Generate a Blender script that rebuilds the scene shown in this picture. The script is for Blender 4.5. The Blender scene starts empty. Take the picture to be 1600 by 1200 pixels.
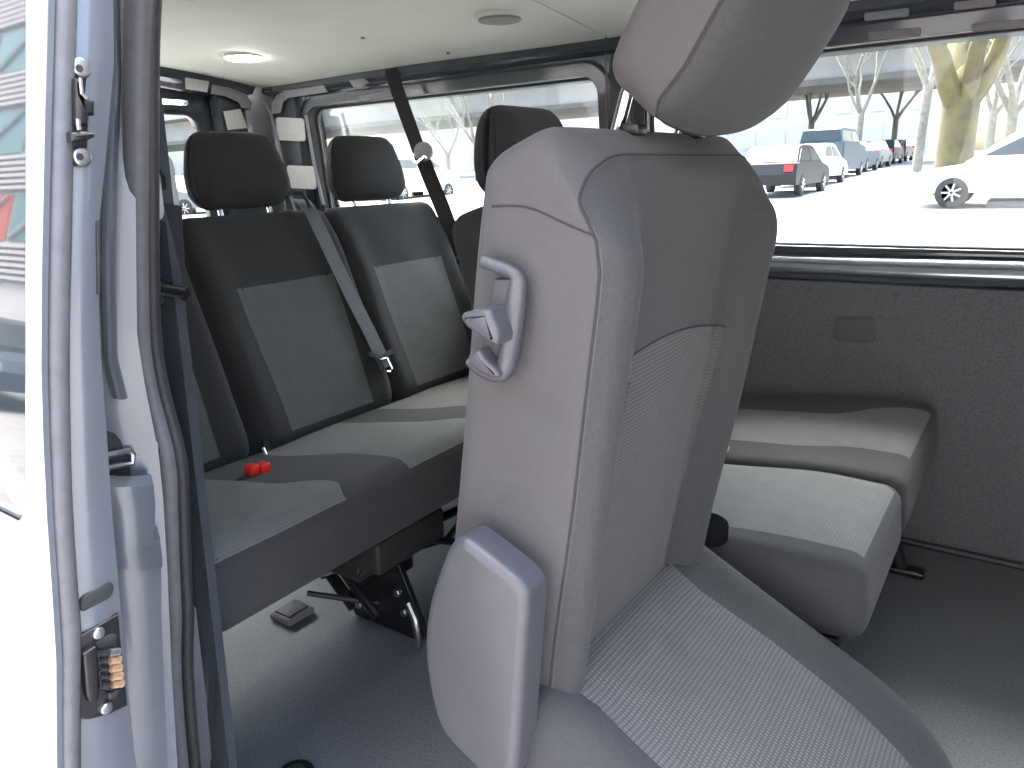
import bpy, bmesh, math, random
from mathutils import Vector, Matrix
random.seed(7)
SC = bpy.context.scene
COL = SC.collection
R = math.radians
S = 1.08                     # metres per working unit (applied to the whole place at the end)

# ------------------------------------------------------------------ camera
F, CX, CY = 1165.4, 800.0, 600.0
RX = Vector((0.82265963, 0.12831779, -0.55386431))    # van forward, left and up seen in
RY = Vector((0.56764337, -0.2398969, 0.78754713))     # camera axes (right, down, forward)
RZ = Vector((-0.03181402, -0.96228063, -0.27019224))
CAM = Vector((0, 0, 0.9))
def ray(p):
    d = Vector((p[0]-CX, p[1]-CY, F)); return Vector((RX.dot(d), RY.dot(d), RZ.dot(d)))
def on(p, axis, v):
    d = ray(p); return CAM + d*((v-CAM[axis])/d[axis])
def onX(p, v): return on(p, 0, v)
def onY(p, v): return on(p, 1, v)
def onZ(p, v): return on(p, 2, v)
cd = bpy.data.cameras.new('camera'); cam = bpy.data.objects.new('camera', cd); COL.objects.link(cam)
right = Vector((RX[0], RY[0], RZ[0])); up = -Vector((RX[1], RY[1], RZ[1])); back = -Vector((RX[2], RY[2], RZ[2]))
M = Matrix((right, up, back)).transposed().to_4x4(); M.translation = CAM*S
cam.matrix_world = M
cd.sensor_width = 36; cd.lens = F/1600*36; cd.clip_start = 0.01; cd.clip_end = 2000
SC.camera = cam

# ------------------------------------------------------------------ sky, sun, exposure (bright overcast day)
W = bpy.data.worlds.new('World'); SC.world = W; W.use_nodes = True
nt = W.node_tree; bg = nt.nodes['Background']
sky = nt.nodes.new('ShaderNodeTexSky'); sky.sky_type = 'NISHITA'; sky.sun_disc = False
SUN_EL, SUN_AZ = 62, -40
sky.sun_elevation = R(SUN_EL); sky.sun_rotation = R(SUN_AZ)
sky.air_density = 0.9; sky.dust_density = 7.5; sky.ozone_density = 1.2
nt.links.new(sky.outputs[0], bg.inputs[0]); bg.inputs[1].default_value = 0.15
sl = bpy.data.lights.new('sun', 'SUN'); sl.energy = 0.5; sl.angle = R(110); sl.color = (1, .985, .96)
so = bpy.data.objects.new('sun', sl); COL.objects.link(so)
az, el = R(SUN_AZ), R(SUN_EL)
sd = Vector((math.sin(az)*math.cos(el), math.cos(az)*math.cos(el), math.sin(el)))
so.rotation_euler = sd.to_track_quat('Z', 'Y').to_euler()
so.location = sd*30
VS = SC.view_settings
VS.view_transform = 'Standard'; VS.look = 'None'; VS.gamma = 1; VS.use_curve_mapping = False
VS.exposure = 4.2
SC.cycles.max_bounces = 10; SC.cycles.diffuse_bounces = 6; SC.cycles.transparent_max_bounces = 16
SC.cycles.use_denoising = True
SC.cycles.sample_clamp_indirect = 6

# ------------------------------------------------------------------ materials
def mat(name, col, rough=.6, metal=0, noise=0, nscale=60, bump=0, bscale=300, coat=0, spec=.5, col2=None, n2=.5, sheen=0):
    m = bpy.data.materials.new(name); m.use_nodes = True
    t = m.node_tree; b = t.nodes['Principled BSDF']
    b.inputs['Roughness'].default_value = rough; b.inputs['Metallic'].default_value = metal
    b.inputs['Specular IOR Level'].default_value = spec
    b.inputs['Coat Weight'].default_value = coat; b.inputs['Coat Roughness'].default_value = .08
    b.inputs['Sheen Weight'].default_value = sheen
    b.inputs['Base Color'].default_value = (*col, 1)
    tc = t.nodes.new('ShaderNodeTexCoord')
    if noise or col2:
        n = t.nodes.new('ShaderNodeTexNoise'); n.inputs['Scale'].default_value = nscale; n.inputs['Detail'].default_value = 5
        t.links.new(tc.outputs['Object'], n.inputs['Vector'])
        r = t.nodes.new('ShaderNodeValToRGB')
        c2 = col2 or tuple(min(1, c*(1+noise)) for c in col)
        c1 = col if col2 else tuple(c*(1-noise) for c in col)
        r.color_ramp.elements[0].position = max(0, n2-.2); r.color_ramp.elements[0].color = (*c1, 1)
        r.color_ramp.elements[1].position = min(1, n2+.2); r.color_ramp.elements[1].color = (*c2, 1)
        t.links.new(n.outputs[0], r.inputs[0]); t.links.new(r.outputs[0], b.inputs['Base Color'])
    if bump:
        n = t.nodes.new('ShaderNodeTexNoise'); n.inputs['Scale'].default_value = bscale; n.inputs['Detail'].default_value = 3
        t.links.new(tc.outputs['Object'], n.inputs['Vector'])
        bp = t.nodes.new('ShaderNodeBump'); bp.inputs['Strength'].default_value = bump; bp.inputs['Distance'].default_value = .002
        t.links.new(n.outputs[0], bp.inputs['Height']); t.links.new(bp.outputs[0], b.inputs['Normal'])
    return m

def weave(name, c_lo, c_hi, axes, cell):
    """woven seat fabric: small raised squares on a darker ground"""
    m = bpy.data.materials.new(name); m.use_nodes = True
    t = m.node_tree; b = t.nodes['Principled BSDF']; b.inputs['Roughness'].default_value = .92
    b.inputs['Specular IOR Level'].default_value = .25; b.inputs['Sheen Weight'].default_value = .08
    tc = t.nodes.new('ShaderNodeTexCoord'); sp = t.nodes.new('ShaderNodeSeparateXYZ')
    t.links.new(tc.outputs['Object'], sp.inputs[0])
    outs = []
    for a in axes:
        k = t.nodes.new('ShaderNodeMath'); k.operation = 'MULTIPLY'; k.inputs[1].default_value = math.pi*2/cell
        t.links.new(sp.outputs['XYZ'.index(a)], k.inputs[0])
        s = t.nodes.new('ShaderNodeMath'); s.operation = 'SINE'; t.links.new(k.outputs[0], s.inputs[0])
        q = t.nodes.new('ShaderNodeMapRange'); q.inputs[1].default_value = -.75; q.inputs[2].default_value = .35
        t.links.new(s.outputs[0], q.inputs[0]); outs.append(q)
    mu = t.nodes.new('ShaderNodeMath'); mu.operation = 'MULTIPLY'
    t.links.new(outs[0].outputs[0], mu.inputs[0]); t.links.new(outs[1].outputs[0], mu.inputs[1])
    n = t.nodes.new('ShaderNodeTexNoise'); n.inputs['Scale'].default_value = 30; n.inputs['Detail'].default_value = 6
    t.links.new(tc.outputs['Object'], n.inputs['Vector'])
    mx = t.nodes.new('ShaderNodeMix'); mx.data_type = 'RGBA'
    mx.inputs['A'].default_value = (*c_lo, 1); mx.inputs['B'].default_value = (*c_hi, 1)
    t.links.new(mu.outputs[0], mx.inputs['Factor'])
    m2 = t.nodes.new('ShaderNodeMix'); m2.data_type = 'RGBA'; m2.blend_type = 'MULTIPLY'; m2.inputs['Factor'].default_value = .25
    t.links.new(mx.outputs['Result'], m2.inputs['A']); t.links.new(n.outputs[0], m2.inputs['B'])
    t.links.new(m2.outputs['Result'], b.inputs['Base Color'])
    bp = t.nodes.new('ShaderNodeBump'); bp.inputs['Strength'].default_value = .35; bp.inputs['Distance'].default_value = .0015
    t.links.new(mu.outputs[0], bp.inputs['Height']); t.links.new(bp.outputs[0], b.inputs['Normal'])
    return m

MT = {}
MT['fab'] = mat('charcoal_fabric', (.042,.043,.044), .95, noise=.10, nscale=220, bump=.25, bscale=700, spec=.2, sheen=.06)
MT['fabside'] = mat('lighter_grey_fabric', (.064,.062,.063), .95, noise=.035, nscale=160, bump=.2, bscale=700, spec=.2, sheen=.06)  # lighter tone for the near seat's sides, back and headrest shell
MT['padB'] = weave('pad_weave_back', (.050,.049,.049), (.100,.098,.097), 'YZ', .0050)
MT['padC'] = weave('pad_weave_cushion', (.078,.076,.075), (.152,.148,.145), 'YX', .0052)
MT['padfB'] = weave('pad_weave_far_back', (.108,.116,.116), (.142,.153,.152), 'YZ', .0055)
MT['padfC'] = weave('pad_weave_far_cushion', (.115,.123,.120), (.155,.165,.161), 'YX', .0055)
MT['sill'] = mat('sill_metallic_paint', (.30,.33,.36), .20, metal=.85, coat=.5, noise=.1, nscale=10)
MT['matte'] = mat('matte_black_plastic', (.010,.010,.010), 1.0, spec=0)
MT['seam'] = mat('stitch_seam', (.022,.021,.022), .9)
MT['plast'] = mat('silver_grey_plastic', (.052,.053,.060), .42, noise=.04, nscale=40, bump=.08, bscale=900)
MT['black'] = mat('black_plastic', (.012,.012,.013), .4, bump=.05, bscale=500)
MT['blackm'] = mat('black_painted_steel', (.010,.010,.011), .35, noise=.3, nscale=40)
MT['chrome'] = mat('chrome', (.75,.76,.78), .16, metal=1)
MT['steel'] = mat('dull_steel', (.45,.45,.46), .35, metal=1, noise=.2, nscale=50)
MT['brass'] = mat('copper_contact', (.80,.52,.34), .3, metal=.85, noise=.15, nscale=300)
MT['red'] = mat('red_plastic', (.75,.028,.02), .4)
MT['belt'] = mat('black_belt_webbing', (.016,.016,.019), .7, bump=.3, bscale=900)
MT['beltg'] = mat('grey_belt_webbing', (.085,.087,.092), .65, bump=.3, bscale=900)
MT['paint'] = mat('blue_grey_paint', (.118,.129,.144), .30, metal=.2, coat=.45, noise=.03, nscale=15, bump=.03, bscale=25)
MT['paintd'] = mat('dark_blue_grey_paint', (.040,.047,.055), .25, coat=.8, noise=.12, nscale=12)
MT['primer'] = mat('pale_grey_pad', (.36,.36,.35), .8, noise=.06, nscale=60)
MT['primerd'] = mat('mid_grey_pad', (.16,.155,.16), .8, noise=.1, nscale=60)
MT['rubber'] = mat('grey_rubber_seal', (.10,.10,.105), .55, noise=.12, nscale=70, bump=.1, bscale=300)
MT['rubberd'] = mat('black_rubber', (.022,.022,.023), .6, noise=.15, nscale=80)
MT['liner'] = mat('cream_headliner', (.66,.66,.60), .75, noise=.03, nscale=8, bump=.06, bscale=120)
MT['linergap'] = mat('headliner_gap', (.22,.21,.18), .9)
MT['wallfelt'] = mat('dark_grey_board', (.098,.102,.110), .9, noise=.22, nscale=180, bump=.3, bscale=500, spec=.2)
MT['floor'] = mat('grey_rubber_floor', (.108,.117,.123), .6, noise=.35, nscale=260, bump=.35, bscale=350)
MT['cover'] = mat('wall_cover_plastic', (.070,.070,.074), .7)
MT['grille'] = mat('speaker_grey', (.22,.215,.20), .7, noise=.2, nscale=300)
# outside
MT['asphalt'] = mat('asphalt', (.215,.217,.217), .9, noise=.15, nscale=4, bump=.3, bscale=40)
MT['concrete'] = mat('pale_concrete', (.20,.195,.18), .85, noise=.12, nscale=.6)
MT['concreted'] = mat('dark_concrete', (.09,.088,.08), .9, noise=.2, nscale=.5)  # dark tone; on the deck slab it stands for the overhang shadow
MT['bark'] = mat('mossy_bark', (.095,.090,.028), .95, col2=(.060,.045,.033), nscale=2.2, bump=.6, bscale=8)
MT['bark2'] = mat('pale_bark', (.13,.125,.10), .95, noise=.25, nscale=5)
MT['twig'] = mat('bare_twigs', (.15,.14,.10), .95, noise=.2, nscale=5)
MT['teal'] = mat('teal_panel', (.05,.14,.15), .4, noise=.1, nscale=.5)
MT['louvre'] = mat('pale_louvre', (.34,.345,.35), .5)
MT['redpan'] = mat('red_panel', (.30,.04,.025), .45)
MT['stone'] = mat('pale_render', (.34,.345,.35), .85, noise=.06, nscale=.5)
MT['bwin'] = mat('washed_out_window', (.34,.35,.36), .3)  # far windows greyed: washed-out haze put into their colour
MT['carW'] = mat('white_car_paint', (.80,.80,.80), .25, coat=.6)
MT['carK'] = mat('black_car_paint', (.012,.013,.015), .45, spec=.25)
MT['carS'] = mat('silver_car_paint', (.13,.14,.15), .35, metal=.3)
MT['carB'] = mat('blue_grey_car_paint', (.04,.06,.075), .4, spec=.3)
MT['carR'] = mat('red_car_paint', (.42,.02,.02), .22, coat=.6)
MT['tyre'] = mat('tyre_rubber', (.02,.02,.02), .8)
MT['tail'] = mat('tail_light_red', (.5,.01,.01), .3)

def glass_mat(name, tint, ior=1.5):
    m = bpy.data.materials.new(name); m.use_nodes = True; t = m.node_tree
    t.nodes.remove(t.nodes['Principled BSDF']); o = t.nodes['Material Output']
    tr = t.nodes.new('ShaderNodeBsdfTransparent'); tr.inputs[0].default_value = (*tint, 1)
    gl = t.nodes.new('ShaderNodeBsdfGlossy'); gl.inputs['Roughness'].default_value = .02
    fr = t.nodes.new('ShaderNodeFresnel'); fr.inputs[0].default_value = ior
    mx = t.nodes.new('ShaderNodeMixShader')
    t.links.new(fr.outputs[0], mx.inputs[0]); t.links.new(tr.outputs[0], mx.inputs[1]); t.links.new(gl.outputs[0], mx.inputs[2])
    t.links.new(mx.outputs[0], o.inputs[0]); return m
MT['glass'] = glass_mat('clear_glass', (.93,.96,.94), 1.35)
MT['glassd'] = mat('dark_door_glass', (.02,.025,.028), .03, spec=.5); MT['glassd'].node_tree.nodes['Principled BSDF'].inputs['IOR'].default_value = 1.52
MT['carglass'] = mat('car_glass', (.02,.027,.030), .2, spec=.3)
def emit(name, col, s):
    m = bpy.data.materials.new(name); m.use_nodes = True; b = m.node_tree.nodes['Principled BSDF']
    b.inputs['Base Color'].default_value = (*col, 1); b.inputs['Emission Color'].default_value = (*col, 1); b.inputs['Emission Strength'].default_value = s; return m
MT['lamp'] = emit('lit_lamp_lens', (1, .99, .95), 6.0)

# ------------------------------------------------------------------ object helpers
ORG = {}
def tag(o, label=None, cat=None, group=None, kind=None):
    if label: o['label'] = label
    if cat: o['category'] = cat
    if group: o['group'] = group
    if kind: o['kind'] = kind
    return o
def thing(name, loc, label, cat, group=None):
    o = bpy.data.objects.new(name, None); COL.objects.link(o); o.location = loc; o.empty_display_size = .1
    ORG[o] = Vector(loc); return tag(o, label, cat, group)
def mk(name, verts, faces, m, parent=None, smooth=True, sharp=40, org=None):
    """one mesh object; verts are world positions"""
    og = ORG[parent] if parent else Vector(org or (0,0,0))
    me = bpy.data.meshes.new(name)
    me.from_pydata([tuple(Vector(v)-og) for v in verts], [], faces); me.validate(); me.update()
    bm = bmesh.new(); bm.from_mesh(me); bmesh.ops.recalc_face_normals(bm, faces=bm.faces)
    for f in bm.faces: f.smooth = smooth
    if smooth and sharp:
        for e in bm.edges:
            if len(e.link_faces) == 2 and e.calc_face_angle(0) > R(sharp): e.smooth = False
    bm.to_mesh(me); bm.free()
    me.materials.append(MT[m] if isinstance(m, str) else m)
    o = bpy.data.objects.new(name, me); COL.objects.link(o)
    if parent: o.parent = parent
    else: o.location = og
    ORG[o] = og
    return o

class G:
    """collects geometry for one part"""
    def __init__(s): s.v = []; s.f = []
    def add(s, v, f):
        n = len(s.v); s.v += [Vector(p) for p in v]; s.f += [tuple(i+n for i in q) for q in f]; return s
    def box(s, lo, hi, bev=0):
        lo, hi = Vector(lo), Vector(hi)
        v, f = rbox_raw(hi-lo, min(bev or .0001, min(hi-lo)*.49), 2 if bev else 1)
        c = (lo+hi)/2
        return s.add([p+c for p in v], f)
    def tube(s, pts, r, n=8, cap=True):
        pts = [Vector(p) for p in pts]; rs = r if isinstance(r, (list, tuple)) else [r]*len(pts)
        rings = []; prev = None
        for i, p in enumerate(pts):
            d = (pts[min(i+1, len(pts)-1)]-pts[max(i-1, 0)])
            if d.length < 1e-9: d = Vector((0,0,1))
            d.normalize()
            if prev is None:
                a = Vector((0,0,1)) if abs(d.z) < .9 else Vector((1,0,0))
                u = d.cross(a).normalized()
            else:
                u = (prev-d*prev.dot(d)).normalized()
            prev = u; w = d.cross(u)
            rings.append([p+(u*math.cos(2*math.pi*k/n)+w*math.sin(2*math.pi*k/n))*rs[i] for k in range(n)])
        v = [q for g in rings for q in g]; f = []
        for i in range(len(pts)-1):
            for k in range(n):
                f.append((i*n+k, i*n+(k+1)%n, (i+1)*n+(k+1)%n, (i+1)*n+k))
        if cap: f.append(tuple(range(n))[::-1]); f.append(tuple((len(pts)-1)*n+k for k in range(n)))
        return s.add(v, f)
    def ribbon(s, pts, wdir, w, th):
        """flat strap: pts centre line, wdir width direction(s)"""
        pts = [Vector(p) for p in pts]; v = []; f = []
        for i, p in enumerate(pts):
            d = (pts[min(i+1, len(pts)-1)]-pts[max(i-1, 0)]).normalized()
            wd = Vector(wdir[i] if isinstance(wdir, list) else wdir); wd = (wd-d*wd.dot(d)).normalized()
            nn = d.cross(wd)
            for a, b in ((-1,-1),(1,-1),(1,1),(-1,1)): v.append(p+wd*(a*w/2)+nn*(b*th/2))
        for i in range(len(pts)-1):
            for k in range(4): f.append((i*4+k, i*4+(k+1)%4, (i+1)*4+(k+1)%4, (i+1)*4+k))
        e = (len(pts)-1)*4
        f += [(0,3,2,1), (e,e+1,e+2,e+3)]
        return s.add(v, f)
    def plate(s, outline, dvec, bev=.0, steps=3):
        """closed outline extruded by dvec; outline side bevelled (front face shrinks)"""
        o = [Vector(p) for p in outline]; d = Vector(dvec); n = len(o)
        nd = d.normalized()
        def inset(k):
            res = []
            for i in range(n):
                a = (o[i]-o[i-1]).normalized(); b = (o[(i+1) % n]-o[i]).normalized()
                na = nd.cross(a); nb = nd.cross(b); t = (na+nb)
                t = t/max(t.length_squared, .3)*2
                res.append(o[i]+t*k)
            return res
        # orientation sign
        area = Vector((0,0,0))
        for i in range(n): area += o[i-1].cross(o[i])
        sg = 1 if area.dot(nd) > 0 else -1
        rings = []
        if bev:
            for j in range(steps+1):
                a = math.pi/2*j/steps
                k = bev*(1-math.sin(a)); h = bev*(1-math.cos(a))
                rings.append([p+nd*h for p in inset(sg*k)])
        else: rings.append(o)
        rings.append([p+d for p in o])
        v = [p for g in rings for p in g]; f = []
        for i in range(len(rings)-1):
            for k in range(n): f.append((i*n+k, i*n+(k+1) % n, (i+1)*n+(k+1) % n, (i+1)*n+k))
        f.append(tuple(range(n))); f.append(tuple((len(rings)-1)*n+k for k in range(n)))
        return s.add(v, f)
    def disc(s, c, ax, r, h, n=20, bev=0):
        c, ax = Vector(c), Vector(ax).normalized()
        a = ax.orthogonal().normalized(); b = ax.cross(a)
        o = [c+(a*math.cos(2*math.pi*k/n)+b*math.sin(2*math.pi*k/n))*r for k in range(n)]
        return s.plate([p+ax*h for p in o], -ax*h, bev)
    def mk(s, name, m, parent=None, **k): return mk(name, s.v, s.f, m, parent, **k)

def axis_coords(L, r, nr, nm):
    h = L/2; a = [-h+r*(1-math.cos(math.pi/2*i/nr)) for i in range(nr+1)]
    mid = [(-h+r)+(L-2*r)*i/nm for i in range(1, nm)]
    return a+mid+[-x for x in a[::-1]]
def rbox_raw(size, r, nr=3, nm=(1,1,1)):
    sx, sy, sz = size; cs = [axis_coords(L, r, nr, nm[i]) for i, L in enumerate((sx, sy, sz))]
    inner = (sx/2-r, sy/2-r, sz/2-r); idx = {}; v = []; f = []
    def vid(p):
        k = tuple(round(q, 7) for q in p)
        if k not in idx:
            c = Vector([max(-inner[i], min(inner[i], p[i])) for i in range(3)]); d = Vector(p)-c
            if d.length > 1e-9: d = d.normalized()*r
            idx[k] = len(v); v.append(c+d)
        return idx[k]
    for ax in range(3):
        a, b = [(1,2),(0,2),(0,1)][ax]; A, B = cs[a], cs[b]
        for sgn in (-1, 1):
            for i in range(len(A)-1):
                for j in range(len(B)-1):
                    q = []
                    for (x, y) in ((A[i],B[j]),(A[i+1],B[j]),(A[i+1],B[j+1]),(A[i],B[j+1])):
                        p = [0,0,0]; p[ax] = sgn*(sx,sy,sz)[ax]/2; p[a] = x; p[b] = y; q.append(vid(p))
                    if len(set(q)) >= 3: f.append(tuple(dict.fromkeys(q)))
    return v, f
def sst(a, b, x):
    t = max(0, min(1, (x-a)/(b-a))) if a != b else float(x > a); return t*t*(3-2*t)
def wob(y, z, s=0):
    """slow unevenness of stuffed fabric"""
    return .0012*(math.sin(17*y+3*z+s)+math.sin(11*z-8*y+1.7*s)+.6*math.sin(31*y+23*z+s*2))

class Cushion:
    """soft block. local n = out of the sitting face, w = across (world Y), l = along"""
    def __init__(s, org, ldir, ndir, L, Wd, T, r=.035, bol=.02, dish=.0, taper=0, seed=0, belly=0, padw=.62, rtop=0, endcurve=0, thin=0):
        s.o = Vector(org); s.l = Vector(ldir).normalized(); s.n = Vector(ndir).normalized(); s.w = Vector((0,1,0))
        s.L, s.W, s.T, s.r = L, Wd, T, r; s.bol = bol; s.dish = dish; s.taper = taper; s.seed = seed; s.belly = belly; s.padw = padw; s.endcurve = endcurve; s.rtop = rtop; s.thin = thin
    def deform(s, n, w, l):
        """n in -T/2..T/2, w in -W/2..W/2, l in 0..L"""
        a = abs(w)/(s.W/2); tl = l/s.L
        fr = sst(-.3, 1, n/(s.T/2))
        n2 = n+fr*(s.bol*sst(s.padw-.08, .88, a)*sst(0, .12, tl)*sst(1.02, .8, tl) - s.bol*.0 + s.belly*math.sin(math.pi*min(1, tl*1.0))*(1-a*a) + wob(w, l, s.seed))
        if s.thin: n2 += (1-fr)*(s.thin*tl-.012)+.014*tl*fr
        n2 -= s.endcurve*sst(.55, 1, tl)**2*fr
        if s.rtop: l = l-s.rtop*sst(.1, -1.05, n/(s.T/2))*sst(.75, 1, tl)**1.5
        if s.rtop and w < -s.W*.47:
            for nn_, ll_, am_, ra_ in ((.012, .37, .0045, .018), (.0, .305, .004, .02), (-.004, .27, .004, .016)):
                w += am_*math.exp(-((n-nn_)**2+(l-ll_)**2)/ra_**2)
        if s.rtop:
            l -= (.024*sst(-.1, 1, n/(s.T/2))+.024*sst(.62, 1.02, a)**2*sst(-.2, 1, n/(s.T/2)))*sst(.84, 1, tl)
        w2 = w*(1-s.taper*sst(0, 1, tl)) + .0008*math.sin(20*l+s.seed)
        if s.rtop and w > 0: w2 -= a*(.038*sst(.72, .05, tl)+.006)
        return s.o + s.n*(n2) + s.w*w2 + s.l*l
    def block(s, name, m, parent, nm=(4, 16, 20), nr=4):
        v, f = rbox_raw((s.T, s.W, s.L), s.r, nr, nm)
        return mk(name, [s.deform(p.x, p.y, p.z+s.L/2) for p in v], f, m, parent, sharp=0)
    def shell(s, name, m, parent, cover, mc, nm=(4, 16, 20), nr=4):
        """side/back shell and a front cover that meet at the edge seam"""
        v, f = rbox_raw((s.T, s.W, s.L), s.r, nr, nm); lim = s.T/2-s.r*.75
        P = [s.deform(p.x, p.y, p.z+s.L/2) for p in v]
        fr = [q for q in f if sum(v[i].x for i in q)/len(q) > lim]; bkf = [q for q in f if sum(v[i].x for i in q)/len(q) <= lim]
        def sub(nm_, fs, mm, par):
            ids = sorted({i for q in fs for i in q}); mp = {i: k for k, i in enumerate(ids)}
            o = mk(nm_, [P[i] for i in ids], [tuple(mp[i] for i in q) for q in fs], mm, par, sharp=0); return o
        b = sub(name, bkf, m, parent); sub(cover, fr, mc, b)
        s.nseam = [c for c in axis_coords(s.T, s.r, nr, nm[0]) if c <= lim+.004][-1]
        return b
    def surf(s, w, l, off=0):
        dw = max(0, abs(w)-(s.W/2-s.r)); dl = max(0, (s.r-l), l-(s.L-s.r))
        q = max(0, s.r**2-dw**2-dl**2); n = s.T/2-s.r+math.sqrt(q)
        sw = 1 if w > 0 else -1; sl_ = -1 if l < s.r else 1
        d = s.n*math.sqrt(q)+s.w*(sw*dw)+s.l*(sl_*dl)
        return s.deform(n, w, l)+(d.normalized() if d.length > 1e-9 else s.n)*off
    def side(s, n, l, sg=-1, off=0):
        return s.deform(n, sg*s.W/2, l)+s.w*(sg*off)
    def panel(s, name, m, parent, l0, l1, wl, wr, nl=26, nw=16, off=.0025):
        """fabric insert: wl(t), wr(t) give its left and right limits, t 0..1 along l; l0/l1 may be functions of w-fraction"""
        f0 = l0 if callable(l0) else (lambda u: l0); f1 = l1 if callable(l1) else (lambda u: l1)
        v = []; f = []
        for i in range(nl+1):
            for j in range(nw+1):
                u = j/nw; t = i/nl
                l = f0(u)+(f1(u)-f0(u))*t
                w = wl(t)+(wr(t)-wl(t))*u
                e = min(1, 6*min(u, 1-u, t, 1-t)+.12)
                v.append(s.surf(w, l, off*e))
        for i in range(nl):
            for j in range(nw):
                a = i*(nw+1)+j; f.append((a, a+1, a+nw+2, a+nw+1))
        return mk(name, v, f, m, parent, sharp=0)
    def seam(s, name, pts, parent, r=.0011, m='seam'):
        """pts: list of ('f',w,l) or ('s',n,l,sign)"""
        P = [s.surf(p[1], p[2], .0004) if p[0] == 'f' else s.side(p[1], p[2], p[3], .0003) for p in pts]
        return G().tube(P, r, 5).mk(name, m, parent)

def headrest(parent, c, w, h, t, lean, seed=0, posts=.085, post_len=.06, m='fab', rk=.42, poff=0, lp=None):
    """c: centre of the bottom edge; lean = radians the top leans back (towards -X)"""
    l = Vector((-math.sin(lean), 0, math.cos(lean))); n = Vector((math.cos(lean), 0, math.sin(lean))); c = Vector(c)
    r = min(t, h)*rk; lp = lp or l
    v, f = rbox_raw((t, w, h), r, 5, (2, 10, 8))
    def de(p):
        u = (p.z+h/2)/h; k = 1-.17*sst(.35, 1, u)-.05*sst(.3, 0, u)
        x = p.x*(1-.18*sst(.4, 1, u)-.1*sst(.3, 0, u)) - .12*t*(1-(p.y/(w/2))**2)*0 - .10*t*(abs(p.y)/(w/2))**3*(1 if p.x > 0 else -1)
        return c+n*(x+.0015*math.sin(25*p.y+9*p.z+seed))+Vector((0,1,0))*(p.y*k)+l*(p.z+h/2-.012*(1-(2*p.y/w)**2)*(1-u)*0)
    hr = mk('headrest', [de(p) for p in v], f, m, parent, sharp=0)
    if True:
        for sg in (-1, 1):
            pts = []
            for i in range(15):
                z = -h/2+r*.55+(h-r*1.1)*i/14
                pts.append(de(Vector((t/2*.62, sg*(w/2-.004*(1+0)), z)))+Vector((0, sg*.0005, 0)))
            G().tube(pts, .0013, 5).mk('seam', 'seam', hr)
    for sg in (-1, 1):
        p0 = c+Vector((0, sg*posts, 0))+n*poff
        G().tube([p0+l*.03, p0, p0-lp*post_len], .0065, 12).mk('post', 'chrome', hr)
        pb = p0-lp*(post_len-.008)
        G().disc(pb-lp*.008, lp, .017, .012, 16, .004).mk('post_collar', 'black', hr)
    return hr

# ================================================================== THE VAN
van = thing('van', (0, 1.18, -.05), 'blue-grey passenger van with its side door slid open, seen from the doorway', 'van')
YL, YR = 1.905, .47
# --- floor
g = G(); g.box((-2.45, .44, -.05), (1.9, 1.93, 0)); fl = g.mk('floor', 'floor', van)
# --- headliner panels (gently arched)
def zc(y): return 1.228+.048*(1-((y-1.18)/.70)**2)
def liner(x0, x1):
    v = []; f = []; ny = 24; nx = 8
    for i in range(nx+1):
        for j in range(ny+1):
            x = x0+(x1-x0)*i/nx; y = .46+1.43*j/ny
            v.append((x, y, zc(y)+.003*math.sin(5*x+2*y)*math.sin(4*y)))
    for i in range(nx):
        for j in range(ny):
            a = i*(ny+1)+j; f.append((a, a+1, a+ny+2, a+ny+1))
    n = len(v)
    v += [(p[0], p[1], p[2]+.012) for p in v]
    f += [tuple(q+n for q in k) for k in f]
    rim = [i*(ny+1) for i in range(nx+1)]+[nx*(ny+1)+j for j in range(1, ny+1)]+[i*(ny+1)+ny for i in range(nx-1, -1, -1)]+[j for j in range(ny-1, 0, -1)]
    for i in range(len(rim)): a, b = rim[i-1], rim[i]; f.append((a, b, b+n, a+n))
    return mk('headliner', v, f, 'liner', van)
liner(-2.37, -.978); hl = liner(-.970, 1.9)
# shadowed backing behind the joint + outer roof skin
g = G(); v = []; f = []
for i, x in enumerate((-2.46, 1.9)):
    for j in range(25):
        y = .40+1.58*j/24; v.append((x, y, zc(y)+.03-.05*max(0, abs(y-1.18)-.66)/.1))
        v.append((x, y, zc(y)+.055-.09*max(0, abs(y-1.18)-.66)/.1))
for j in range(24):
    a = j*2; b = 50+j*2
    f += [(a, a+2, b+2, b), (a+1, a+3, b+3, b+1)]
f += [(0, 1, 51, 50), (48, 49, 99, 98)]
for j in range(24): f += [(2*j, 2*j+1, 2*j+3, 2*j+2), (50+2*j, 51+2*j, 53+2*j, 52+2*j)]
mk('roof_skin', v, f, 'paint', van)
# headliner clips
for (px, zz) in (((300, 8), 0), ((567, 60), 0), ((700, 70), 0)):
    p = onZ(px, 1.26); p.z = zc(p.y)
    G().disc(p+Vector((0,0,.002)), (0,0,-1), .006, .006, 10, .002).mk('headliner_clip', 'linergap', van)

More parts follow.
